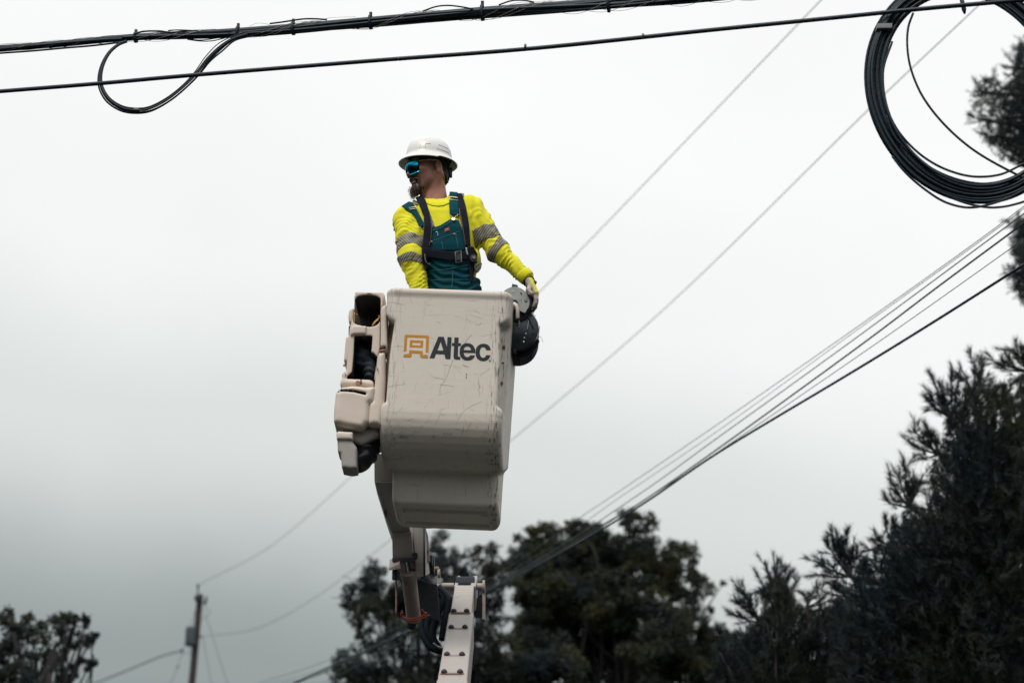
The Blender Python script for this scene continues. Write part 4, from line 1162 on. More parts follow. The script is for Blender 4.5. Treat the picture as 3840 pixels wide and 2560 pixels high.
# beard and moustache, with loose strands
def beard_sdf(X, Y, Z):
    d = ell(X, Y, Z, (0, -.080, -.103), (.031, .024, .026))
    d = smin(d, cap(X, Y, Z, (0, -.090, -.092), (0, -.094, -.132), .017, .009), .014)
    d = smin(d, cap(abs(X), Y, Z, (.030, -.060, -.100), (.010, -.085, -.118), .010, .012), .012)
    d = smin(d, cap(abs(X), Y, Z, (.030, -.080, -.060), (.030, -.072, -.095), .009, .013), .012)
    d = smin(d, cap(abs(X), Y, Z, (.004, -.107, -.047), (.030, -.090, -.056), .0062, .0062), .008)
    d = smax(d, -ell(X, Y, Z, (0, -.104, -.064), (.021, .016, .010)), .004)
    return d + .0016 * np.sin(X * 420 + 3 * np.sin(Z * 60)) + .0015 * np.sin(Y * 390 + Z * 90) + .0016 * rough3(X, Y, Z, 240, 1)
beard = sdf_obj('beard', beard_sdf, (-.07, -.15, -.19), (.07, -.02, -.02), .0024, M['beard'], person, 0, HM)
mb = MB()
for _ in range(900):
    t = rng.uniform(0, 1); a = rng.uniform(-1, 1)
    p = np.array([a * .034 * (1 - .4 * t), -.095 - .012 * (1 - a * a) + rng.normal() * .008, -.088 - .055 * t + rng.normal() * .005])
    dvec = np.array([rng.normal() * .35 + a * .35, -.22 + rng.normal() * .35, -1.0]); dvec /= np.linalg.norm(dvec)
    ln = rng.uniform(.006, .018)
    w = np.array([.0007, 0.0004, 0])
    P = np.array([p - w, p + w, p + dvec * ln])
    P = P @ np.array(HM.to_3x3()).T + np.array(HM.translation)
    mb.add(P, None, [(0, 1, 2)])
st = mb.build('beard_strands', M['beard'], beard); st['kind'] = 'stuff'
# wrap-round mirrored glasses
nt_, nz_ = 36, 12
TH = np.linspace(R(-57), R(57), nt_); ZZ = np.linspace(0, 1, nz_)
V = []
for th in TH:
    a = abs(th) / R(57)
    zt = .036 - .003 * a; zb = -.034 + .017 * math.exp(-(th / .17) ** 2) + .008 * a ** 3
    for s in ZZ:
        z = zt + (zb - zt) * s
        k = 1 - 0.05 * (2 * s - 1) ** 2 - 0.03 * s
        V.append((.071 * k * math.sin(th), -.012 - .116 * k * math.cos(th) ** 0.75, z))
V = np.array(V); n0 = len(V)
Vi = V * np.array([.965, .965, 1.0]); Vi[:, 1] += -.0002
i = np.arange(nt_ - 1)[:, None] * nz_ + np.arange(nz_ - 1)[None]
F = np.stack([i, i + 1, i + nz_ + 1, i + nz_], -1).reshape(-1, 4)
edge = [(k) for k in range(nz_)] + [k * nz_ + nz_ - 1 for k in range(1, nt_)] + [(nt_ - 1) * nz_ + k for k in range(nz_ - 2, -1, -1)] + [k * nz_ for k in range(nt_ - 2, 0, -1)]
E4 = [(edge[k], n0 + edge[k], n0 + edge[(k + 1) % len(edge)], edge[(k + 1) % len(edge)]) for k in range(len(edge))]
hp = lambda P: np.asarray(P) @ np.array(HM.to_3x3()).T + np.array(HM.translation)
mb = MB(); mb.add(hp(np.vstack([V, Vi])), np.vstack([F[:, ::-1], F + n0, np.array(E4)]))
lens = mb.build('sunglasses', M['lens'], person, True)
for s in (1, -1):
    mb = MB(); mb.tube(hp(catmull([(s * .0585, -.082, .028), (s * .076, -.045, .029), (s * .083, .0, .027), (s * .082, .022, .018)], 6)), .0038, 8); mb.build('temple', M['frame'], lens, True)
mb = MB(); mb.tube(hp(np.array([[.071 * .96 * math.sin(t), -.0125 - .1165 * .955 * math.cos(t) ** .75, .036 - .003 * abs(t) / R(57)] for t in TH])), .0022, 6); mb.build('brow_bar', M['dark'], lens, True)
# cord of the glasses and the strap at the nape
mb = MB(); mb.tube(hp(catmull([(.080, .030, -.005), (.066, .046, -.05), (.056, .046, -.09), (.050, .046, -.12)], 8)), .0014, 5); mb.build('glasses_cord', plain('yellow_cord', (.6, .5, .03), .6), person, True)
hp_face = hp
hp = lambda P: np.asarray(P) @ np.array(HATM.to_3x3()).T + np.array(HATM.translation)
# hard hat: crown, full brim, ridge
nu, nv = 64, 30
V = []
def hat_pt(t, s):
    """s 0..1 crown from the top down, 1..1.6 brim outwards"""
    fx, fy = .101, .119
    if s <= 1:
        a = s * math.pi / 2
        r = math.sin(a) ** .82; z = .050 + .112 * math.cos(a) ** .86
        r *= 1 + .03 * s
        x, y = fx * r * math.cos(t), fy * r * math.sin(t)
        rd = math.exp(-(x / .020) ** 2) * max(0, 1 - (s / .95) ** 4)
        z += .008 * rd
        side_ = math.exp(-(abs(x) - .085) ** 2 / .0003) * 0
    else:
        k = (s - 1) / .6
        ex = 1.03 + .33 * k
        x, y = fx * ex * math.cos(t) * (1 - .01 * k), fy * (1.03 + .235 * k) * math.sin(t)
        if y < 0: y *= 1 + .06 * k
        z = .050 - .034 * k ** 1.05 - (.006 * k if y < 0 else 0)
    return (x, y + .010, z + .004)
SV = np.concatenate([np.linspace(0.0, 1, 22), np.linspace(1.06, 1.6, 8)])
for s in SV:
    for k in range(nu):
        V.append(hat_pt(k / nu * 2 * math.pi, max(s, .004)))
V = np.array(V); i = np.arange(len(SV) - 1)[:, None] * nu; j = np.arange(nu)[None]; j2 = (j + 1) % nu
F = np.stack([i + j, i + nu + j, i + nu + j2, i + j2], -1).reshape(-1, 4)
capc = V[:nu].mean(0); V = np.vstack([V, capc]); F3 = [(k, (k + 1) % nu, len(V) - 1) for k in range(nu)]
mb = MB(); mb.add(hp(V), F, F3)
hat = mb.build('hard_hat', M['hat'], person, True)
so = hat.modifiers.new('shell', 'SOLIDIFY'); so.thickness = .0035; so.offset = -1
mb = MB(); mb.tube(hp(np.array([hat_pt(k / 60 * 6.2832, 1.6) for k in range(60)])), .0026, 6, True); mb.build('brim_edge', M['hat'], hat, True)
# raised accessory-slot ribs and the arc on the hat's side
def on_hat(t, s, o=.0):
    p = np.array(hat_pt(t, s)); c = np.array((0, .01, .03)); d = p - c
    return p + d / np.linalg.norm(d) * o
for pts in (((-.55, .93), (-.55, .80), (-.30, .80)), ((.02, .93), (.02, .79), (.35, .80), (.62, .82)), ((-.05, .93), (.65, .93))):
    P = []
    for (t0, s0), (t1, s1) in zip(pts[:-1], pts[1:]):
        for k in np.linspace(0, 1, 8): P.append(on_hat(t0 + (t1 - t0) * k, s0 + (s1 - s0) * k))
    mb = MB(); mb.tube(hp(P), .0022, 6); mb.build('slot_rib', M['hat'], hat, True)
P = [on_hat(.05 + .85 * math.cos(a), .95 - .5 * math.sin(a), -.0012) for a in np.linspace(0, math.pi, 30)]
mb = MB(); mb.tube(hp(P), .0022, 6); mb.build('arc_rib', M['hat'], hat, True)
# suspension band inside, ratchet at the nape
mb = MB()
nb = 48; V = []
for z in (.052, .012):
    for k in range(nb):
        t = k / nb * 6.2832; V.append((.086 * math.cos(t), .012 + .106 * math.sin(t), z - .012 * (math.sin(t) > .3)))
V = np.array(V); j = np.arange(nb); j2 = (j + 1) % nb
mb.add(hp(V), np.stack([j, j + nb, j2 + nb, j2], -1)); sb = mb.build('suspension_band', M['black'], hat, True)
so = sb.modifiers.new('shell', 'SOLIDIFY'); so.thickness = .003
mb = MB(); mb.box(hp([(0.02, .118, -.012)])[0], (.035, .035, .05)); mb.tube(hp(catmull([(.045, .100, .01), (.045, .108, -.03), (.035, .100, -.065), (.025, .095, -.085)], 6)), .009, 8); mb.build('nape_strap', M['black'], hat, bevel=.004)
p_ = hp([on_hat(.02, 1.06, 0)])[0]

# --- gloved hands
def hand_sdf(wr, kn, palm_n, finger_dirs, tips, thumb):
    def fn(X, Y, Z):
        side = np.cross(kn - wr, palm_n); side /= np.linalg.norm(side)
        d = None
        for k in np.linspace(-1, 1, 4):
            a = wr + side * .016 * k; b = kn + side * .030 * k
            e = cap(X, Y, Z, a, b, .022, .0190)
            d = e if d is None else smin(d, e, .014)
        for k, chain in enumerate(finger_dirs):
            for (a, b, ra, rb) in chain:
                e = cap(X, Y, Z, a, b, ra, rb); d = smin(d, e, .0045)
        for (a, b, ra, rb) in thumb:
            d = smin(d, cap(X, Y, Z, a, b, ra, rb), .007)
        return d + .0008 * rough3(X, Y, Z, 190, 6)
    return fn
def build_hand(name, wr, kn, palm_n, mats, lo, hi, curl, spread_base, length=1.0, thumb_tip=None, thumb_mid=None):
    side = np.cross(kn - wr, palm_n); side /= np.linalg.norm(side)
    ax = (kn - wr) / np.linalg.norm(kn - wr)
    fingers = []
    for k, (o, ln) in enumerate(zip((-1, -.34, .34, 1), (.92, 1.0, .96, .78))):
        p = kn + side * .030 * o; d = ax.copy(); chain = []
        for seg_l, c, ra, rb in ((.042, curl[0], .0128, .0120), (.028, curl[1], .0120, .0110), (.022, curl[2], .0110, .0100)):
            d = d * math.cos(c) + palm_n * math.sin(c) * 1.0
            d /= np.linalg.norm(d)
            q_ = p + d * seg_l * ln * length + side * .001 * o
            chain.append((p, q_, ra, rb)); p = q_
            d2 = palm_n - d * (palm_n @ d)
        fingers.append(chain)
    tb = wr + (kn - wr) * .35 - side * .024
    tm = thumb_mid if thumb_mid is not None else tb - side * .025 + ax * .03 + palm_n * .018
    tt = thumb_tip if thumb_tip is not None else tm + ax * .028 + palm_n * .012
    thumb = [(tb, tm, .0155, .0125), (tm, tt, .0125, .0100)]
    o = sdf_obj(name, hand_sdf(wr, kn, palm_n, fingers, None, thumb), lo, hi, .0030, M['glove'], person, 1)
    V = np.empty(len(o.data.vertices) * 3); o.data.vertices.foreach_get('co', V); V = V.reshape(-1, 3)
    Nn = np.empty(len(o.data.vertices) * 3); o.data.vertices.foreach_get('normal', Nn); Nn = Nn.reshape(-1, 3)
    back = np.clip(((V - (wr + kn) / 2) @ -palm_n + .002) / .008, 0, 1) * np.clip((-(Nn @ palm_n) + .35) / .3, 0, 1)
    # fingers past the middle joint are leather all round
    along = (V - kn) @ ax
    back = back * np.clip((.040 - along) / .006, 0, 1)
    thm = np.minimum.reduce([np.linalg.norm(V - (a + (b - a) * t), axis=1) for a, b, _, _ in thumb for t in np.linspace(0.25, 1, 5)])
    back = back * (thm > .017)
    tips = np.clip((along - .050) / .02, 0, .7)
    a_ = o.data.attributes.new('back', 'FLOAT', 'POINT'); a_.data.foreach_set('value', back.astype(np.float32))
    a_ = o.data.attributes.new('tips', 'FLOAT', 'POINT'); a_.data.foreach_set('value', tips.astype(np.float32))
    return o
wr = at(1984, 1058, 12.22); kn = at(2006, 1106, 12.215)
pn = np.array([-.93, -.05, -.30]); pn -= (kn - wr) * (pn @ (kn - wr)) / ((kn - wr) @ (kn - wr)); pn /= np.linalg.norm(pn)
glove = build_hand('glove', wr, kn, pn, None, at(1990, 1110, 12.22) - np.array([.12, .12, .15]), at(1990, 1110, 12.22) + np.array([.12, .12, .13]), (.25, .40, .40), .03, 1.0,
                   thumb_tip=at(1997, 1100, 12.150) + np.array([-.004, 0, 0]), thumb_mid=at(1980, 1088, 12.160))
mb = MB(); dg = (kn - wr) / np.linalg.norm(kn - wr)
mb.tube(np.array([wr - dg * .020, wr - dg * .014, wr + dg * .004, wr + dg * .008]), [.031, .034, .033, .029], 20); mb.build('wrist_strap', M['black'], glove, True)
p_ = at(2006, 1062, 12.20); mb = MB(); mb.box(p_, (.012, .025, .022), Matrix.Rotation(.5, 3, 'Y')); mb.build('strap_tab', plain('tab_teal', (.01, .05, .06), .7), glove, bevel=.002)
mb = MB(); mb.tube(np.array([WRR - dR * .02, WRR + (wr - WRR) * .6, wr]), [.034, .030, .028], 18); mb.build('wrist', M['skin'], person, True)
wl_ = WRL; kl = WRL + np.array([.012, .015, -.075])
build_hand('glove', wl_, kl, np.array([.2, .97, .1]) / np.linalg.norm([.2, .97, .1]), None, kl - .14, kl + .14, (.5, .9, .8), .03)
# --- legs and boots inside the bucket
floor_z = float((BM @ Vector((0, .45, .105)))[2])
hipc = at(1688, 1180, 12.32)
def legs_sdf(X, Y, Z):
    d = None
    for s in (-1, 1):
        hp_ = np.array([hipc[0] + s * .085, 12.34, hipc[2]]); kn_ = np.array([hipc[0] + s * .10 - .03, 12.44, hipc[2] - .40]); an = np.array([hipc[0] + s * .10 - .06, 12.57, floor_z + .07])
        e = smin(cap(X, Y, Z, hp_, kn_, .095, .072), cap(X, Y, Z, kn_, an, .070, .058), .04)
        d = e if d is None else smin(d, e, .03)
    return d + .002 * rough3(X, Y, Z, 40, 8)
sdf_obj('trouser_legs', legs_sdf, (hipc[0] - .26, 12.15, floor_z - .02), (hipc[0] + .28, 12.68, hipc[2] + .12), .009, M['denim'], bib, 1)
for s in (-1, 1):
    an = np.array([hipc[0] + s * .10 - .06, 12.56, floor_z])
    def boot(X, Y, Z):
        d = smin(cap(X, Y, Z, an + np.array([0, .02, .13]), an + np.array([0, .02, .05]), .05, .045), cap(X, Y, Z, an + np.array([0, .03, .045]), an + np.array([s * .01, -.075, .038]), .042, .036), .03)
        return smax(d, floor_z + .002 - Z, .006)
    sdf_obj('boot', boot, an - np.array([.1, .17, .02]), an + np.array([.1, .12, .2]), .007, M['trim'], person, 1)

# ================================================================== cable lasher hung on the bucket's side
lash = empty('cable_lasher', 'dark drum-shaped cable lasher with light grey end plate hung on the bucket rim', 'cable lasher', tuple(at(1930, 1240, 12.25)))
zc = lambda u, v: (1880 + u / 4.355, 1020 + v / 4.355)
LY = 12.20
def disc(name, c, r, y0, y1, mat, parent, seg=40, bev=.003):
    P = at(*c, y0); mb = MB()
    mb.tube(np.array([P, P + np.array([0, .002, 0]), P + np.array([0, y1 - y0 - .002, 0]), P + np.array([0, y1 - y0, 0])]), [r - bev, r, r, r - bev], seg)
    return sharp(mb.build(name, mat, parent), 50)
drum = disc('drum', zc(262, 930), .112, 12.215, 12.52, M['lasher_dark'], lash)
disc('rear_drum', zc(255, 985), .118, 12.29, 12.50, M['black'], lash)
disc('drum_flange', zc(262, 925), .115, 12.245, 12.262, M['alu'], lash)
disc('upper_drum', zc(262, 540), .089, 12.205, 12.50, M['lasher_dark'], lash)
# light teardrop plate
pts = [zc(215 + 245 * math.cos(a), 495 + 245 * math.sin(a)) for a in np.linspace(R(22), R(-205), 44)]
pts = [zc(*p) for p in ((385, 675), (430, 600))] + pts + [zc(*p) for p in ((60, 590), (180, 600), (290, 630))]
P2 = W2(pts, 12.19)
o = polysheet('end_plate', [[tuple(p) for p in P2]], lambda a, b: np.array([a, 12.195, b]), M['alu'], lash, .014)
for u, v, r, m in ((188, 316, .0042, 'chrome'), (322, 348, .0042, 'black'), (400, 464, .0075, 'black'), (400, 464, .0048, 'alu'), (322, 457, .0018, 'black')):
    c = at(*zc(u, v), 12.180 - (.001 if m == 'alu' else 0)); mb = MB(); mb.cyl(c, c + np.array([0, -.003, 0]), r, 14); mb.build('screw', M[m], lash)
disc('hub', zc(212, 500), .019, 12.172, 12.181, M['lasher_dark'], lash, 28, .001)
disc('hub_bore', zc(208, 495), .0075, 12.168, 12.173, M['black'], lash, 20, .001)
for u, v in ((222, 440), (262, 528)):
    c = at(*zc(u, v), 12.172); mb = MB(); mb.cyl(c, c + np.array([0, -.003, 0]), .0036, 10); mb.build('screw', M['chrome'], lash)
mb = MB(); A = [zc(*p) for p in ((180, 190), (272, 215), (264, 262), (165, 250))]
mb.hexa([at(*p, 12.22) for p in A], [at(*p, 12.24) for p in A]); mb.build('latch_tab', plain('tab_green', (.05, .09, .09), .5), lash)
# vanes inside the drum mouth and bolts
for A in (((430, 700), (445, 705), (545, 910), (530, 925)), ((440, 790), (450, 790), (428, 930), (420, 930)), ((285, 780), (300, 780), (296, 900), (284, 900))):
    mb = MB(); mb.hexa([at(*zc(*p), 12.205) for p in A], [at(*zc(*p), 12.214) for p in A]); mb.build('vane', M['lasher_dark'] if A[0][0] == 430 else M['alu'], lash)
for u, v, r in ((515, 1005, .0058), (470, 1072, .0050), (400, 1003, .003), (377, 1072, .003), (367, 1137, .0040), (350, 1130, .0085), (250, 1195, .009), (548, 715, .004)):
    c = at(*zc(u, v), 12.2155); mb = MB(); mb.cyl(c, c + np.array([0, -.003 if r < .008 else -.0015, 0]), r, 12); mb.build('bolt', M['chrome'] if r < .0045 else M['black'], lash)
# ribbed cover hanging under the drum
mb = MB(); mb.tube(catmull([at(*zc(600, 1100), 12.30), at(*zc(540, 1220), 12.30), at(*zc(420, 1330), 12.30), at(*zc(230, 1390), 12.30)], 8), [.006] + [.012] * 23 + [.008], 8); mb.build('cover_lip', M['black'], lash, True)
mb = MB(); mb.tube(catmull([at(*zc(625, 880), 12.27), at(*zc(608, 1010), 12.27), at(*zc(560, 1130), 12.27)], 8), .0022, 6); mb.build('wire_guard', M['chrome'], lash, True)
mb = MB(); mb.tube(catmull([at(*zc(595, 1075), 12.27), at(*zc(630, 1050), 12.26), at(*zc(660, 1090), 12.26), at(*zc(683, 1145), 12.26)], 6), .0011, 5); mb.build('loose_wire_end', M['lash'], lash, True)
mb = MB(); mb.tube(catmull([at(*zc(200, 515), 12.16), at(*zc(240, 545), 12.15), at(*zc(265, 620), 12.15), at(*zc(266, 760), 12.16)], 6), .010, 10); mb.build('hanger', M['housing'], lash, True)

# ================================================================== cables in the foreground
def cable(name, P, r, mat, parent=None, seg=10, closed=False):
    mb = MB(); mb.tube(P, r, seg, closed); return mb.build(name, mat, parent, True)
c1 = lambda u, v: (u / 1.68, v / 1.68)
ZB1 = 7.08
main = [c1(-60, 312), c1(0, 307), c1(400, 275), c1(855, 235), c1(1500, 200), c1(2335, 132), (1809, 42), (2282, 8), (2700, -25), (3400, -82), (4200, -150)]
mainP = catmull([atz(px, py, ZB1) for px, py in main], 40)
bundle = empty('cable_bundle', 'thick bundle of black cables lashed with thin wire across the top', 'cable bundle', tuple(mainP[len(mainP) // 2]))
Tm = np.gradient(mainP, axis=0); Tm /= np.linalg.norm(Tm, axis=1)[:, None]
Sm = np.cross(Tm, np.array([0, 0, 1.0])); Sm /= np.linalg.norm(Sm, axis=1)[:, None]; Um = np.cross(Sm, Tm)
arc = np.concatenate([[0], np.cumsum(np.linalg.norm(np.diff(mainP, axis=0), axis=1))])
fx = np.interp(arc, [0, arc[-1]], [0, 1])
px_along = np.array([pix(*p)[0] for p in mainP])
grow = np.interp(px_along, [0, 500, 900, 1400, 1800, 2300], [.0, .25, .55, .8, 1.0, 1.1])
cable('strand_cable', mainP + Um * .003, np.interp(grow, [0, 1], [.0145, .019]), M['cable_b'], bundle, 12)
offs = []
for k in range(11):
    a0 = rng.uniform(0, 6.28); tw = rng.uniform(-1.2, 1.2)
    start = [0, 0, 200, 470, 480, 880, 890, 900, 905, 1200, 1500][k]
    sel = px_along >= start - 20
    i0 = np.argmax(sel)
    ang = a0 + tw * arc
    rr_ = (.009 + .008 * rng.uniform(0, 1)) * (.6 + .6 * grow)
    wob = .004 * np.sin(arc * rng.uniform(2, 5) + a0)
    P = mainP + Sm * (np.cos(ang) * rr_ + wob)[:, None] + Um * (-.010 * grow - .012 * grow * (k % 3) / 2 + np.sin(ang) * rr_ * .65 + wob)[:, None]
    cable('bundled_cable', P[i0:], rng.choice([.0065, .0085, .0100]), M['cable'], bundle, 8)
# slack humps above the bundle
for pts, r in ((((845, 216), (900, 200), (980, 197), (1080, 205), (1180, 195)), .0048), (((1700, 150), (1780, 140), (1900, 122), (1980, 120), (2060, 125)), .0045), (((1060, 193), (1130, 190), (1250, 195)), .003), (((1180, 250), (1260, 260), (1340, 258), (1420, 240)), .0028), (((1180, 246), (1270, 254), (1400, 236)), .0028)):
    cable('slack_cable', catmull([atz(*c1(*p), ZB1 - .02) for p in pts], 8), r, M['cable'], bundle)
c2 = lambda u, v: (1300 + u / 1.68, v / 1.68)
for pts, r in ((((480, 72), (560, 44), (640, 36), (730, 46), (800, 60)), .004), (((960, 32), (1040, 6), (1120, 4), (1180, 16)), .004)):
    cable('slack_cable', catmull([atz(*c2(*p), ZB1) for p in pts], 8), r, M['cable'], bundle)
cable('lower_cable', catmull([atz(*c1(*p), ZB1 - .03) for p in ((-40, 340), (0, 336), (200, 322), (400, 304), (590, 288), (800, 262))], 10), .0052, M['cable'], bundle)
# thin lashing wire wound round
def lashing(pitch, r, ph, name):
    ang = arc / pitch * 2 * math.pi + ph
    t = np.linspace(0, arc[-1], int(arc[-1] / pitch * 18))
    c = np.stack([np.interp(t, arc, mainP[:, k]) for k in range(3)], 1); S = np.stack([np.interp(t, arc, Sm[:, k]) for k in range(3)], 1); U = np.stack([np.interp(t, arc, Um[:, k]) for k in range(3)], 1)
    g_ = np.interp(t, arc, grow); a = t / pitch * 2 * math.pi + ph
    rad = .0185 + .012 * g_ + .002 * np.sin(t * 9 + ph)
    P = c + S * (np.cos(a) * rad)[:, None] + U * (np.sin(a) * (rad + .008 * g_) - .010 * g_)[:, None]
    return cable(name, P, r, M['lash'], bundle, 5)
for k in range(3): lashing(.55 + .06 * k, .0011, 2.1 * k, 'lashing_wire')
for pts in (((855, 205), (930, 195), (1000, 192), (1060, 200)), ((1570, 168), (1620, 147), (1680, 152), (1700, 160)), ((1950, 165), (2050, 120), (2130, 110), (2240, 107)), ((60, 324), (110, 300), (160, 292)), ((0, 280), (60, 275), (200, 270))):
    cable('loose_wire', catmull([atz(*c1(*p), ZB1 + .0) for p in pts], 8), .0009, M['lash'], bundle, 5)
# clips
for (u, v), f in (((858, 205), 0), ((1500, 165), 0), ((1848, 130), 0), ((2335, 95), 0)):
    px, py = c1(u, v)
    i = int(np.argmin(abs(px_along - px))); c = mainP[i]
    g_ = grow[i]
    rad = .0205 + .014 * g_
    ringp = np.array([c + Sm[i] * math.cos(a) * rad + Um[i] * (math.sin(a) * (rad + .006 * g_) - .010 * g_) for a in np.linspace(0, 6.2832, 28, endpoint=False)])
    V = np.vstack([ringp - Tm[i] * .0065, ringp + Tm[i] * .0065]); j = np.arange(28); j2 = (j + 1) % 28
    mb = MB(); mb.add(V, np.stack([j, j + 28, j2 + 28, j2], -1)); cp = mb.build('cable_clip', M['cable_b'], bundle, True)
    so = cp.modifiers.new('shell', 'SOLIDIFY'); so.thickness = .003; so.offset = 1
    tp = c + Um[i] * (rad - .004 * g_ + .009); mb = MB(); mb.box(tp, (.015, .014, .022)); mb.build('clip_head', M['cable_b'], bundle, bevel=.002)
    mb = MB(); mb.cyl(tp + np.array([0, -.008, .003]), tp + np.array([0, -.0075, .003]), .0025, 8); mb.build('clip_hole', M['copper'], bundle)
for px in (1809, 2282):
    i = int(np.argmin(abs(px_along - px))); c = mainP[i]; g_ = grow[i]; rad = .0205 + .014 * g_
    ringp = np.array([c + Sm[i] * math.cos(a) * rad + Um[i] * (math.sin(a) * (rad + .006 * g_) - .010 * g_) for a in np.linspace(0, 6.2832, 28, endpoint=False)])
    V = np.vstack([ringp - Tm[i] * .007, ringp + Tm[i] * .007]); j = np.arange(28); j2 = (j + 1) % 28
    mb = MB(); mb.add(V, np.stack([j, j + 28, j2 + 28, j2], -1)); cp = mb.build('cable_clip', M['cable_b'], bundle, True)
    so = cp.modifiers.new('shell', 'SOLIDIFY'); so.thickness = .003; so.offset = 1
    tp = c + Um[i] * (rad + .008); mb = MB(); mb.box(tp, (.016, .014, .026)); mb.build('clip_head', M['cable_b'], bundle, bevel=.002)
# drip loop hanging out of the bundle
loop = [(800, 262), (745, 285), (690, 335), (650, 410), (634, 490), (645, 560), (690, 630), (770, 680), (860, 695), (950, 683), (1060, 625), (1160, 545), (1240, 465), (1310, 375), (1390, 300), (1470, 245), (1560, 215)]
for k, (w0, w1, r) in enumerate(((0, 0, .0050), (6, 20, .0050), (-5, -18, .0048), (11, 36, .0046), (3, -34, .0026))):
    P = []
    LA = np.array(loop, float); LT = np.gradient(LA, axis=0); LT /= np.linalg.norm(LT, axis=1)[:, None]; LN = np.stack([LT[:, 1], -LT[:, 0]], 1)
    for n_, (u, v) in enumerate(loop):
        f = n_ / (len(loop) - 1)
        w = (w0 * (1 - f) + w1 * f) * (1 if f < .9 else .5) * (.75 + .25 * math.cos(f * 9 + k))
        if k == 4 and f < .6: w = 3
        P.append(atz(*c1(u - LN[n_, 0] * w, v - LN[n_, 1] * w), ZB1 - .03))
    Yl = np.linspace(P[0][1], P[-1][1], len(P)) + (.008 * (k - 2))
    P = [at(*pix(*p), y) for p, y in zip(P, Yl)]
    cable('loop_cable', catmull(P, 10), r, M['cable'], bundle, 8)
i_ = at(*c1(860, 690), float(Yl[8])); mb = MB(); mb.tube(np.array([i_ - np.array([.014, 0, 0]), i_ + np.array([.014, 0, -.001])]), .0095, 12); mb.build('tape_wrap', M['tape'], bundle, True)

ZB2 = 6.75
pts2 = [(-60, 348), (0, 343), (378, 308), (740, 279), (1350, 233), (2000, 188), (2600, 141), (3100, 71), (3435, 36), (3750, 8), (4000, -12)]
pts2 = [(-60, 348), (0, 343), (378, 313), (740, 281), (1390, 229), (2000, 182), (2650, 115), (3100, 70), (3435, 36), (3750, 8), (4000, -14)]
P = catmull([atz(px, py, ZB2) for px, py in pts2], 14)
cb = cable('service_cable', P, .0108, M['cable'], None, 12)
tag(cb, 'single black cable stretched across below the lashed bundle, carrying the coil', 'cable')
for px, py in ((1970, 174), (1498, 221), (2411, 135)):
    c = atz(px, py, ZB2); mb = MB(); mb.tube(np.array([c - np.array([.006, 0, -.0006]), c + np.array([.006, 0, .0006])]), .0113, 12); mb.build('worn_mark', M['tape'], cb, True)
# ---- coil of spare cable
cr_ = lambda u, v: (3100 + u / 1.912, v / 1.912)
inner_pts = np.array([(3312, 335), (3320, 240), (3352, 140), (3435, 42), (3746, 13), (3840, 123), (3700, 690), (3560, 650), (3420, 540), (3340, 430)], float)
A_ = np.array([[x * x, x * y, y * y, x, y] for x, y in (inner_pts - [3600, 330]) / 300.0])
co = np.linalg.lstsq(A_, np.ones(len(A_)), rcond=None)[0]
a_c, b_c, c_c, d_c, e_c = co
Mx = np.array([[a_c, b_c / 2], [b_c / 2, c_c]]); ctr = np.linalg.solve(-2 * Mx, [d_c, e_c])
kk = 1 + ctr @ Mx @ ctr
ev, evec = np.linalg.eigh(Mx)
ax_a, ax_b = np.sqrt(kk / ev[0]) * 300, np.sqrt(kk / ev[1]) * 300
ctr = ctr * 300 + [3600, 330]
print('coil', ctr, ax_a, ax_b, evec[:, 0])
CY = 10.62
coil = empty('cable_coil', 'large coil of black spare cable hanging at the top right corner', 'cable coil', tuple(at(ctr[0], ctr[1], CY)))
TT = np.linspace(0, 2 * math.pi, 96, endpoint=False)
def coil_ring(grow_px, sx, sy, dy, wob, ph):
    P = []
    for t in TT:
        g_ = grow_px + wob * math.sin(t * 2 + ph) + wob * .6 * math.sin(3 * t + 1.7 * ph)
        v = evec[:, 0] * (ax_a + g_) * math.cos(t) + evec[:, 1] * (ax_b + g_) * math.sin(t)
        P.append(at(ctr[0] + v[0] + sx, ctr[1] + v[1] + sy, CY + dy + .012 * math.sin(t + ph)))
    return np.array(P)
for k in range(26):
    g_ = rng.uniform(8, 74) if k > 5 else [9, 18, 30, 45, 60, 74][k]
    P = coil_ring(g_, rng.normal() * 3, rng.normal() * 3 + 6, rng.uniform(-.035, .035), rng.uniform(1, 3.5), rng.uniform(0, 6.28))
    cable('cable_turn', P, .0062, M['cable'] if k % 3 else M['cable_b'], coil, 8, True)
# turns that have sprung loose
for pts in (((620, 95), (585, 200), (578, 330), (600, 480), (660, 640), (740, 770), (850, 900), (980, 1020), (1120, 1120), (1310, 1225), (1500, 1310), (1700, 1330), (1900, 1250)),
            ((470, 300), (410, 480), (400, 660), (440, 800), (520, 950), (650, 1090), (800, 1190), (960, 1250), (1100, 1268), (1250, 1250), (1380, 1190), (1500, 1120), (1660, 960), (1760, 760)),
            ((430, 830), (480, 970), (590, 1090), (740, 1200), (900, 1275), (1080, 1315), (1250, 1310), (1400, 1285), (1520, 1250), (1680, 1110), (1790, 900)),
            ((470, 1120), (540, 1210), (620, 1290), (720, 1370), (830, 1440), (940, 1478), (1040, 1488), (1150, 1470), (1300, 1420), (1480, 1320), (1660, 1180), (1790, 980)),
            ((860, 1405), (980, 1450), (1090, 1478), (1200, 1488), (1330, 1470), (1480, 1415), (1680, 1270), (1820, 1060))):
    cable('loose_turn', catmull([at(*cr_(*p), CY - .03) for p in pts], 9), .0058, M['cable'], coil, 8)
c0_, c1_ = at(3286, 96, CY - .045), at(3350, 97, CY - .045)
V = [at(3290, 88, CY - .045), at(3348, 87, CY - .05), at(3346, 106, CY - .05), at(3287, 107, CY - .045)]
mb = MB(); mb.hexa(V, [v + np.array([0, .09, 0]) for v in V]); mb.build('tape_wrap', M['tape'], coil, bevel=.004)
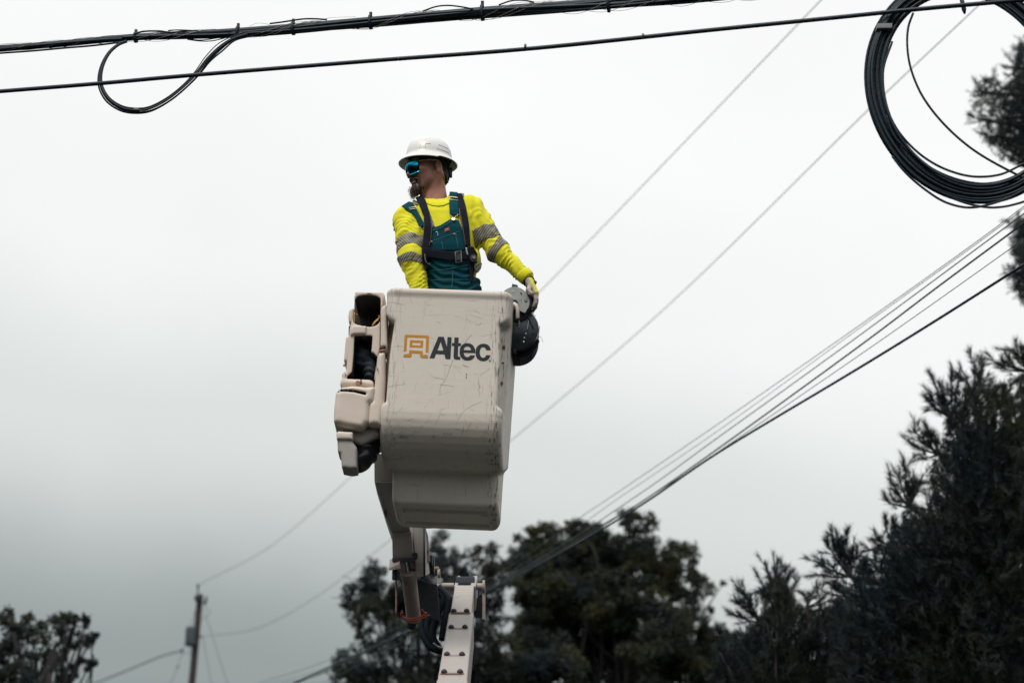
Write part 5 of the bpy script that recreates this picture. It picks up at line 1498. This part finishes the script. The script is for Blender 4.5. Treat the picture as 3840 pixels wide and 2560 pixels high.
P = [at(*cr_(*p), CY - .02) for p in ((965, -20), (975, 30), (985, 70), (990, 100))]
mb = MB(); mb.tube(np.array(P), [.011, .011, .012, .005], 8); mb.build('hanger_tie', M['cable'], coil, True)

# ================================================================== the utility pole far off
PYD = 50.0
u5 = lambda u, v: (u * .3827, 2150 + v * .3827)
ptop, pbot = at(*u5(1962, 205), PYD), at(*u5(1880, 1071), PYD)
dirp = (pbot - ptop) / (ptop[2] - pbot[2])
pfoot = ptop + dirp * ptop[2]
pole = empty('utility_pole', 'wooden utility pole with a transformer leaning slightly, far down the street', 'utility pole', tuple(pfoot))
mb = MB(); mb.tube(np.array([pfoot - dirp * -.0, pfoot + (ptop - pfoot) * .5, ptop]), [.13, .095, .065], 16); sharp(mb.build('post', M['pole'], pole))
def pp(u, v, dy=0.0): return at(*u5(u, v), PYD + dy)
mb = MB(); mb.tube(np.array([pp(1868, 530, -.1), pp(1868, 545, -.1), pp(1862, 690, -.1), pp(1862, 705, -.1)]), [.10, .105, .105, .08], 20); tr_ = sharp(mb.build('transformer', M['grey_tank'], pole))
for k in (1840, 1870, 1890):
    mb = MB(); mb.tube(np.array([pp(k, 530, -.1), pp(k, 512, -.1)]), .012, 8); mb.build('bushing', M['dark'], tr_)
mb = MB(); mb.tube(np.array([pp(1940, 205), pp(1940, 130)]), .016, 8); mb.build('top_pin', M['dark'], pole)
mb = MB(); mb.tube(np.array([pp(1940, 133), pp(1940, 122), pp(1940, 108), pp(1940, 100)]), [.018, .032, .030, .012], 12); mb.build('insulator', M['dark'], pole, True)
mb = MB(); mb.tube(np.array([pp(1930, 205, -.1), pp(1925, 240, -.1), pp(1935, 275, -.1)]), [.03, .055, .03], 12); mb.build('lightning_arrester', M['dark'], pole, True)
mb = MB(); mb.tube(np.array([pp(2025, 225), pp(2018, 260), pp(2005, 310)]), [.025, .028, .022], 10); mb.tube(np.array([pp(1970, 285), pp(2015, 265)]), .010, 6); fc = mb.build('fuse_cutout', M['dark'], pole, True); fc['kind'] = 'thing'
del fc['kind']
mb = MB(); mb.tube(np.array([pp(1950, 612), pp(1985, 615)]), .02, 8); mb.build('spool', M['dark'], pole)
mb = MB(); mb.tube(np.array([pp(1925, 372), pp(1905, 378)]), .016, 8); mb.build('bracket', M['dark'], pole)
mb = MB(); mb.tube(np.array([pp(1790, 730), pp(1785, 755), pp(1782, 775)]), [.01, .03, .012], 8); mb.build('splice', M['dark'], pole, True)
mb = MB(); mb.tube(np.array([pp(1745, 900), pp(1740, 920)]), .02, 8); mb.build('splice', M['dark'], pole, True)
def wire(name, pts, r, label, parent=None, n=10, mat='wire'):
    o = cable(name, catmull(pts, n), r, M[mat], parent, 6)
    if parent is None: tag(o, label, 'wire', 'wires overhead')
    return o
for pts in (((1910, 385), (1850, 560), (1790, 745), (1740, 915), (1670, 1071), (1600, 1230)), ((2000, 370), (2080, 600), (2150, 830), (2230, 1071), (2290, 1250)), ((1985, 620), (2020, 800), (2070, 1071), (2100, 1230)), ((2000, 340), (2050, 350), (2060, 380), (2010, 430), (1970, 445)), ((1862, 700), (1860, 780), (1800, 770))):
    wire('drop_wire', [pp(*p) for p in pts], .006, '', pole)
zt_ = float(pp(1940, 110)[2])
w = [pp(1940, 110)] + [atz(px, py, zt_ + dz) for px, py, dz in ((1010, 2050, -.25), (1315, 1788, -.35), (1640, 1480, -.3), (2024, 1094, -.2), (2500, 603, -.05), (3080, 0, 0), (3400, -340, 0))]
wire('power_wire', w, .005, 'thin pale wire from the pole top rising behind the worker to the top edge')
zt2 = float(pp(1985, 615)[2])
w = [pp(1985, 615)] + [atz(px, py, zt2 + dz) for px, py, dz in ((960, 2355, -.15), (1180, 2240, -.35), (1461, 2025, -.4), (1910, 1657, -.4), (2500, 1150, -.25), (3235, 433, -.05), (3657, 33, 0), (3900, -200, 0))]
wire('power_wire', w, .005, 'thin pale wire passing behind the bucket and the hanging coil')
w = [pp(1788, 750), pp(1600, 800), pp(1400, 880), pp(1150, 985), pp(930, 1071), pp(600, 1200), pp(200, 1340)]
wire('service_drop', w, .016, 'twisted service drop sagging from the pole towards the lower left corner', mat='wire')
G = [([(3900, 730), (3840, 774), (3620, 937), (3200, 1236), (2700, 1584), (2294, 1860), (2175, 1939), (1800, 2190), (1264, 2459), (972, 2560), (700, 2650)], 7.5, .0034, 'uppermost wire of the sheaf descending from the right edge'),
     ([(3900, 738), (3840, 782), (3620, 945), (3200, 1247), (2700, 1609), (2330, 1860), (1900, 2150), (1249, 2489), (1017, 2560), (800, 2630)], 7.4, .0028, 'faint second wire of the sheaf, close under the uppermost one'),
     ([(3900, 757), (3840, 800), (3771, 852), (3200, 1274), (2700, 1634), (2370, 1870), (1958, 2130), (1251, 2504), (1064, 2560), (850, 2630)], 7.2, .0042, 'teal third wire of the sheaf descending from the right edge'),
     ([(3900, 790), (3840, 836), (3512, 1079), (3200, 1314), (2700, 1676), (2419, 1872), (2254, 1970), (1958, 2140), (1300, 2480), (900, 2640)], 7.0, .0070, 'dark fourth wire of the sheaf, just above the thick lowest cable'),
     ([(3900, 852), (3840, 896), (3512, 1129), (3200, 1347), (2700, 1688), (2410, 1878), (1900, 2190), (1270, 2531), (1165, 2560), (1000, 2610)], 6.8, .0032, 'pale thin wire between the two darkest wires of the sheaf'),
     ([(3900, 955), (3840, 992), (3512, 1200), (3200, 1392), (2700, 1692), (2442, 1868), (2254, 1985), (1958, 2150), (1500, 2380), (1100, 2560)], 6.6, .0095, 'thick black lowest cable of the sheaf descending from the right edge')]
for pts, z, r, lab_ in G:
    wire('line_wire', [atz(px, py, z) for px, py in pts], r, lab_, mat='cable' if r > .006 else 'wire')

# ================================================================== trees
def leaf_mesh(C, S, seed, elong=1.7, up=0.0):
    """one bent leaf blade per row of C, of length S"""
    r = np.random.default_rng(seed); n = len(C)
    d = r.normal(size=(n, 3)); d[:, 2] -= 0.45; d /= np.linalg.norm(d, axis=1)[:, None]
    e = r.normal(size=(n, 3)); e -= d * (e * d).sum(1)[:, None]; e /= np.linalg.norm(e, axis=1)[:, None]
    f = np.cross(d, e)
    L = S[:, None]
    V = np.stack([C, C + d * L * .45 + e * L / elong * .5 + f * L * .10, C + d * L, C + d * L * .45 - e * L / elong * .5 + f * L * .10], 1).reshape(-1, 3)
    F = np.arange(4 * n).reshape(n, 4)
    return V, F
def limb(mb, a, b, ra, rb, rs, bend=.12):
    a, b = np.asarray(a, float), np.asarray(b, float)
    L = np.linalg.norm(b - a); m1 = a + (b - a) * .35 + rs.normal(size=3) * L * bend * .5; m2 = a + (b - a) * .7 + rs.normal(size=3) * L * bend * .4
    P = catmull([a, m1, m2, b], 5); mb.tube(P, np.linspace(ra, rb, len(P)), 7)
def broad_tree(name, label, lobes, Yc, dY, trunk_px, leaf, mat, seed, dens=1.0, group=None):
    """lobes: (px, py, r_px, density) of the crown's clumps"""
    rs = np.random.default_rng(seed)
    base = at(trunk_px, 2300, Yc); base = np.array([base[0], Yc, 0.0])
    t = empty(name, label, 'tree', tuple(base), group)
    C, S, cents = [], [], []
    k_px = (Yc / cP) / FPX
    for (px, py, r_, dn) in lobes:
        y = Yc + rs.uniform(-dY, dY)
        c = at(px, py, y); r = r_ * k_px
        cents.append((c, r))
        ns = max(7, int(10 + 22 * (r / .6)))
        v = rs.normal(size=(ns, 3)); v /= np.linalg.norm(v, axis=1)[:, None]
        sub = c + v * r * rs.uniform(.45, 1.02, (ns, 1))
        for sc in sub:
            sr = r * rs.uniform(.22, .42)
            nl = max(6, int(dens * dn * 3.0 * (sr / leaf) ** 2 * 10))
            q_ = rs.normal(size=(nl, 3)); q_ /= np.linalg.norm(q_, axis=1)[:, None]
            q_ *= sr * rs.uniform(0, 1, (nl, 1)) ** .45 * np.array([1.15, 1.15, .8])
            C.append(sc + q_); S.append(leaf * rs.uniform(.6, 1.25, nl))
    C, S = np.concatenate(C), np.concatenate(S)
    V, F = leaf_mesh(C, S, seed + 1)
    o = mesh_obj('crown', raw_mesh('crown', V, [F]), mat, t, smooth=False)
    mb = MB()
    ctr_ = np.mean([c for c, _ in cents], 0); fork = np.array([base[0], Yc, max(1.5, ctr_[2] * .35)])
    mb.tube(np.array([base, (base + fork) / 2 + np.array([.04, 0, 0]), fork, (fork + ctr_) / 2, ctr_]), [.22, .17, .14, .09, .03], 10)
    for c, r in cents:
        f = rs.uniform(.15, .8); limb(mb, fork + (ctr_ - fork) * f, c, .045, .008, rs)
        for _ in range(4):
            limb(mb, c, c + rs.normal(size=3) * r * .6, .012, .003, rs)
    mb.build('trunk', M['bark'], t, True)
    return t, len(C)
c6 = lambda u, v: (1200 + u * .659, 1860 + v * .659)
def LB(L, f): return [(*f(u, v), r * (f(1, 0)[0] - f(0, 0)[0]), d) for u, v, r, d in L]
lobA = [(900, 500, 110, 1), (480, 560, 110, 1), (700, 560, 130, 1), (620, 760, 100, .7), (300, 640, 80, .9), (760, 440, 80, .9), (300, 430, 75, .8), (250, 520, 80, .9), (180, 570, 70, .8), (340, 560, 110, 1), (190, 640, 60, .6), (240, 730, 80, .8), (170, 900, 70, .8), (130, 940, 60, .8), (210, 980, 90, .9), (330, 840, 110, .45), (470, 800, 130, .4), (690, 230, 45, .8), (670, 300, 60, .9), (720, 350, 70, .8),
        (560, 470, 130, .8), (430, 660, 110, .9), (430, 960, 130, .35), (600, 980, 130, .4), (960, 310, 55, .9), (900, 340, 60, .8), (820, 330, 40, .6), (800, 540, 140, 1), (980, 440, 90, 1), (960, 620, 120, 1), (930, 860, 140, .9), (560, 640, 120, .9), (330, 1080, 130, .8), (600, 1120, 160, .8), (880, 1080, 170, 1), (140, 1060, 90, .8), (640, 400, 80, .8)]
lobB = [(1950, 420, 110, 1), (1810, 450, 130, 1), (1720, 590, 150, 1), (2040, 560, 80, 1), (1900, 560, 60, .9), (1650, 620, 180, 1), (1300, 380, 140, 1), (1500, 330, 120, 1), (1680, 340, 120, 1), (1930, 700, 90, 1), (2060, 680, 70, .9), (1400, 560, 160, 1), (1130, 310, 75, .9), (1200, 290, 80, 1), (1260, 210, 75, 1), (1330, 190, 60, 1), (1440, 170, 55, 1), (1500, 200, 75, 1), (1570, 220, 85, 1), (1400, 360, 180, 1), (1230, 500, 180, 1), (1600, 450, 220, 1), (1740, 110, 55, .9), (1790, 130, 65, .9), (1860, 150, 60, .9), (1900, 130, 35, .8), (1760, 230, 70, .9), (1840, 250, 70, .8), (1880, 340, 120, 1),
        (2000, 320, 70, .9), (2090, 300, 60, .9), (2120, 350, 50, .8), (2130, 450, 70, .8), (2010, 470, 110, 1), (2170, 520, 60, .8), (2210, 530, 35, .7), (2080, 600, 80, .8), (1480, 700, 260, 1), (1700, 760, 150, 1), (1980, 720, 120, 1), (2120, 740, 110, .9), (2230, 780, 90, .9), (2290, 850, 90, 1), (2360, 900, 110, 1), (1250, 760, 180, 1), (1130, 960, 180, .9), (1960, 920, 220, 1), (1600, 950, 260, 1), (1350, 1050, 240, 1), (2220, 1000, 200, 1), (1100, 420, 80, 1), (2295, 490, 16, .8), (2225, 640, 20, .8)]
broad_tree('broadleaf_tree', 'ragged green tree behind the boom, sky showing through its lower left', LB(lobA, c6), 40.0, .9, 1650, .068, M['leaf2'], 21, .9, 'trees behind the street')
broad_tree('broadleaf_tree', 'large dense green tree to the right of the boom, under the wires', LB(lobB, c6), 43.0, 1.2, 2330, .070, M['leaf'], 33, .95, 'trees behind the street')
lobC = [(100, 380, 60, .9), (20, 430, 80, 1), (110, 470, 80, 1), (290, 430, 55, .8), (240, 480, 60, .7), (390, 520, 75, .9), (540, 450, 60, 1), (620, 440, 60, 1), (690, 430, 60, 1), (760, 440, 45, 1), (850, 430, 35, .9), (840, 490, 35, .8), (930, 600, 32, .9), (905, 630, 28, .9), (840, 640, 45, .9), (870, 690, 35, .8), (720, 540, 70, 1), (620, 560, 85, 1), (650, 680, 90, 1), (460, 620, 70, .7), (330, 600, 110, .8), (160, 620, 130, .9), (60, 800, 160, 1),
        (280, 800, 110, .5), (450, 800, 100, .8), (590, 800, 80, .9), (760, 690, 60, .8), (800, 850, 40, .9), (890, 860, 40, .9), (920, 880, 25, .9), (720, 900, 45, .8), (730, 990, 40, .8), (860, 930, 22, .8), (560, 950, 90, .8), (430, 1000, 110, .8), (230, 980, 130, .7), (50, 1050, 150, 1), (300, 1180, 200, 1), (600, 1030, 40, .8)]
broad_tree('broadleaf_tree', 'dark tree at the lower left corner with drooping outer sprays', LB(lobC, u5), 33.0, .6, 60, .066, M['leaf2'], 45, 1.1, 'trees behind the street')

# ---- conifers
def shoots_mesh(bases, dirs, lens, n_need, nlen, nwid, seed, ang=(25, 60)):
    """needles set round each shoot; returns arrays of thin needle blades"""
    r = np.random.default_rng(seed); B = np.repeat(bases, n_need, 0); D = np.repeat(dirs, n_need, 0); L = np.repeat(lens, n_need)
    n = len(B)
    t = r.uniform(.05, 1, n) ** .8
    e = r.normal(size=(n, 3)); e -= D * (e * D).sum(1)[:, None]; e /= np.linalg.norm(e, axis=1)[:, None]
    a = np.radians(r.uniform(ang[0], ang[1], n)) * (1.15 - .6 * t)
    nd_ = D * np.cos(a)[:, None] + e * np.sin(a)[:, None]
    P = B + D * (L * t)[:, None]
    ln = nlen * r.uniform(.65, 1.15, n)
    s_ = np.cross(nd_, r.normal(size=(n, 3))); s_ /= np.linalg.norm(s_, axis=1)[:, None]
    V = np.stack([P - s_ * nwid / 2, P + s_ * nwid / 2, P + nd_ * ln[:, None]], 1).reshape(-1, 3)
    return V, np.arange(3 * n).reshape(n, 3)
def in_poly(poly, n, rs):
    poly = np.asarray(poly, float); lo, hi = poly.min(0), poly.max(0); out = []
    while sum(len(o) for o in out) < n:
        p = rs.uniform(lo, hi, (4 * n, 2)); out.append(p[poly2(p[:, 0], p[:, 1], poly) < 0])
    return np.concatenate(out)[:n]
c7 = lambda u, v: (2700 + u * .835, 1250 + v * .835)
def pine(name, label, sprays, polys, Yc, dY, trunk_px, nlen, nwid, mat, seed, top_z, group, n_need=48, shoot=.16, up=.8):
    rs = np.random.default_rng(seed)
    foot = np.array([at(trunk_px, 1900, Yc)[0], Yc, 0.0])
    t = empty(name, label, 'tree', tuple(foot), group)
    mb = MB(); axis_top = np.array([foot[0] + .1, Yc, top_z])
    mb.tube(np.array([foot, foot + (axis_top - foot) * .5, axis_top]), [.20, .13, .03], 10)
    Bs, Ds, Ls = [], [], []
    def addshoot(p, d, l):
        d = d / np.linalg.norm(d); Bs.append(p - d * l); Ds.append(d); Ls.append(l)
    for hub, tips in sprays:
        yb = Yc + rs.uniform(-.3, .3) * dY
        h = at(*hub, yb)
        limb(mb, foot + (axis_top - foot) * np.clip((h[2] - .3) / top_z, .1, .95), h, .05, .016, rs)
        for tp in tips:
            p = at(*tp, yb + rs.uniform(-.12, .12)); d = p - h; L = np.linalg.norm(d)
            P = catmull([h, h + d * .5 + np.array([0, 0, -.05 * L]), p], 6); mb.tube(P, np.linspace(.012, .004, len(P)), 5)
            td = P[-1] - P[-3]; td = td / np.linalg.norm(td) + np.array([0, 0, .25]); addshoot(p, td, min(shoot * 1.25, L * .7))
            for _ in range(int(2 + L / .10)):
                f = rs.uniform(.25, .95); q_ = P[int(f * (len(P) - 1))]
                dd = d / L * .7 + rs.normal(size=3) * .55 + np.array([0, 0, up * .6]); dd /= np.linalg.norm(dd)
                l = shoot * rs.uniform(.5, 1.0); addshoot(q_ + dd * l, dd, l)
    for poly, n_ in polys:
        pts = in_poly([c for c in poly], n_, rs)
        for x, y in pts:
            p = at(x, y, Yc + rs.uniform(-dY, dY)); out = p - np.array([foot[0], Yc, p[2]]); out /= np.linalg.norm(out) + 1e-6
            dd = out * .55 + rs.normal(size=3) * .5 + np.array([0, 0, up]); dd /= np.linalg.norm(dd)
            addshoot(p, dd, shoot * rs.uniform(.6, 1.3))
        for x, y in pts[::14]:
            p = at(x, y, Yc + rs.uniform(-dY, dY)); z0 = np.clip(p[2] - .5, .3, top_z * .97)
            limb(mb, foot + (axis_top - foot) * (z0 / top_z), p, .03, .006, rs)
    V, F = shoots_mesh(np.array(Bs), np.array(Ds), np.array(Ls), n_need, nlen, nwid, seed + 5)
    cr = mesh_obj('crown', raw_mesh('crown', V, [F]), mat, t, smooth=False)
    mb.build('trunk', M['bark'], t, True)
    return t, len(Bs)
S1 = [(c7(255, 1240), [c7(*p) for p in ((240, 985), (208, 1025), (275, 1025), (298, 1045), (165, 1075), (185, 1110), (312, 1075), (358, 1090))]), (c7(190, 1300), [c7(*p) for p in ((80, 1112), (108, 1150), (64, 1180), (50, 1255), (95, 1270), (130, 1230))]), (c7(390, 1230), [c7(*p) for p in ((420, 1150), (395, 1165), (465, 1180), (500, 1190))])]
S2 = [(c7(580, 1090), [c7(*p) for p in ((495, 885), (525, 895), (567, 885), (603, 920), (475, 930), (432, 1022), (430, 1080), (620, 965), (520, 960), (550, 940), (460, 1040))]), (c7(620, 1180), [c7(*p) for p in ((485, 1120), (520, 1110), (505, 1170))]), (c7(780, 960), [c7(*p) for p in ((738, 848), (700, 912), (790, 822), (660, 968), (720, 950))]),
      (c7(850, 780), [c7(*p) for p in ((827, 568), (800, 628), (765, 660), (868, 620), (745, 752), (912, 630), (785, 700), (840, 660), (880, 670))]), (c7(985, 540), [c7(*p) for p in ((866, 425), (922, 395), (862, 500), (962, 450), (908, 560), (890, 470), (940, 500))]),
      (c7(1040, 380), [c7(*p) for p in ((940, 165), (915, 238), (985, 228), (1040, 172), (1077, 160), (935, 300), (1000, 270), (960, 330))]), (c7(1150, 320), [c7(*p) for p in ((1140, 128), (1186, 128), (1105, 190), (1170, 190), (1230, 200))]), (c7(1390, 170), [c7(*p) for p in ((1203, 112), (1240, 150), (1320, 68), (1352, 75), (1290, 130), (1365, 60), (1330, 110))])]
poly1 = [c7(*p) for p in ((-30, 1380), (60, 1340), (170, 1280), (300, 1220), (420, 1210), (520, 1230), (640, 1350), (640, 1640), (-30, 1640))]
poly1b = [c7(*p) for p in ((200, 1130), (250, 1080), (320, 1140), (340, 1230), (200, 1260))]
poly2_ = [c7(*p) for p in ((490, 1230), (570, 1090), (640, 1010), (740, 940), (850, 780), (940, 680), (965, 560), (1030, 430), (1000, 330), (1060, 270), (1150, 220), (1280, 210), (1420, 160), (1500, 1640), (520, 1640))]
poly2b = [c7(*p) for p in ((620, 1250), (800, 1000), (950, 850), (1100, 600), (1420, 500), (1500, 1640), (560, 1640))]
pine('pine_tree', 'small dark pine with upright bristly shoots beside the large green tree', S1, [(poly1, 1500), (poly1b, 90)], 21.0, .9, 2900, .082, .0052, M['needle'], 61, 3.9, 'pines at the right')
pine('pine_tree', 'tall dark pine filling the lower right corner, needles bristling against the sky', S2, [(poly2_, 4200), (poly2b, 3000)], 19.5, 1.1, 3640, .080, .0052, M['needle'], 71, 6.9, 'pines at the right')
k9 = lambda u, v: (3600 + u / 3.017, 100 + v / 3.017)
k4 = lambda u, v: (3200 + u / 2.24, 700 + v / 2.24)
polyT = [k9(*p) for p in ((760, 60), (690, 150), (650, 260), (600, 400), (590, 500), (600, 640), (500, 640), (410, 590), (300, 580), (190, 640), (170, 780), (130, 900), (230, 1080), (230, 1230), (320, 1320), (430, 1360), (520, 1540), (900, 1600), (900, 60))]
polyT2 = [k4(*p) for p in ((1320, 300), (1390, 270), (1500, 200), (1500, 960), (1400, 930), (1350, 830), (1310, 740), (1350, 650), (1330, 550), (1325, 400))]
polyT3 = [k9(*p) for p in ((650, 200), (900, 100), (900, 1600), (600, 1500), (420, 1250), (450, 900), (560, 700))]
ST = [(k9(280, 760), [k9(*p) for p in ((160, 620), (400, 500), (130, 780), (190, 690), (290, 560))]), (k9(230, 1050), [k9(*p) for p in ((85, 980), (140, 1090), (110, 1000))]), (k9(330, 1250), [k9(*p) for p in ((200, 1190), (260, 1270), (340, 1350), (420, 1360))]), (k9(650, 450), [k9(*p) for p in ((490, 470), (540, 330), (520, 440), (600, 300), (660, 190), (690, 140), (520, 590))]), (k9(520, 1450), [k9(*p) for p in ((455, 1500), (470, 1420))]),
      (k4(1400, 330), [k4(*p) for p in ((1285, 290), (1300, 330), (1380, 240), (1330, 270))]), (k4(1380, 720), [k4(*p) for p in ((1262, 715), (1290, 700), (1300, 660), (1310, 760))]), (k4(1400, 860), [k4(*p) for p in ((1325, 850), (1400, 940), (1360, 830))])]
pine('conifer_tree', 'tall conifer at the right edge, its boughs seen through the cable coil', ST, [(polyT, 1000), (polyT3, 700), (polyT2, 600)], 27.0, .9, 4150, .056, .0068, M['needle2'], 81, 16.0, 'pines at the right', 22, .13, .2)

# unseen woodland ring, added to block low sky light and darken undersides
rs_ = np.random.default_rng(5)
nL = 34000
az_ = rs_.uniform(0, 2 * math.pi, nL)
off_ = abs(np.arctan2(np.sin(az_ - math.pi / 2), np.cos(az_ - math.pi / 2)))      # angle away from the street ahead
near_ = np.clip((off_ - R(28)) / R(45), 0, 1); near_ = near_ * near_ * (3 - 2 * near_)
crest = 6.4 + 7.2 * near_ + 1.1 * np.sin(az_ * 9 + 1) + .8 * np.sin(az_ * 23 + 2) + .5 * np.sin(az_ * 51)
rad_ = 58 - 34 * near_ + rs_.uniform(-3, 3, nL)
hh = crest * rs_.uniform(0, 1, nL) ** .7
Cw = np.stack([rad_ * np.cos(az_), rad_ * np.sin(az_), hh], 1)
V, F = leaf_mesh(Cw, rs_.uniform(1.0, 2.0, nL), 9, 1.3)
tl = mesh_obj('shading_treeline', raw_mesh('shading_treeline', V, [F]), M['leaf2'], None, smooth=False)
tag(tl, 'dark belt of unseen woodland, added to block low sky light', None, kind='stuff')
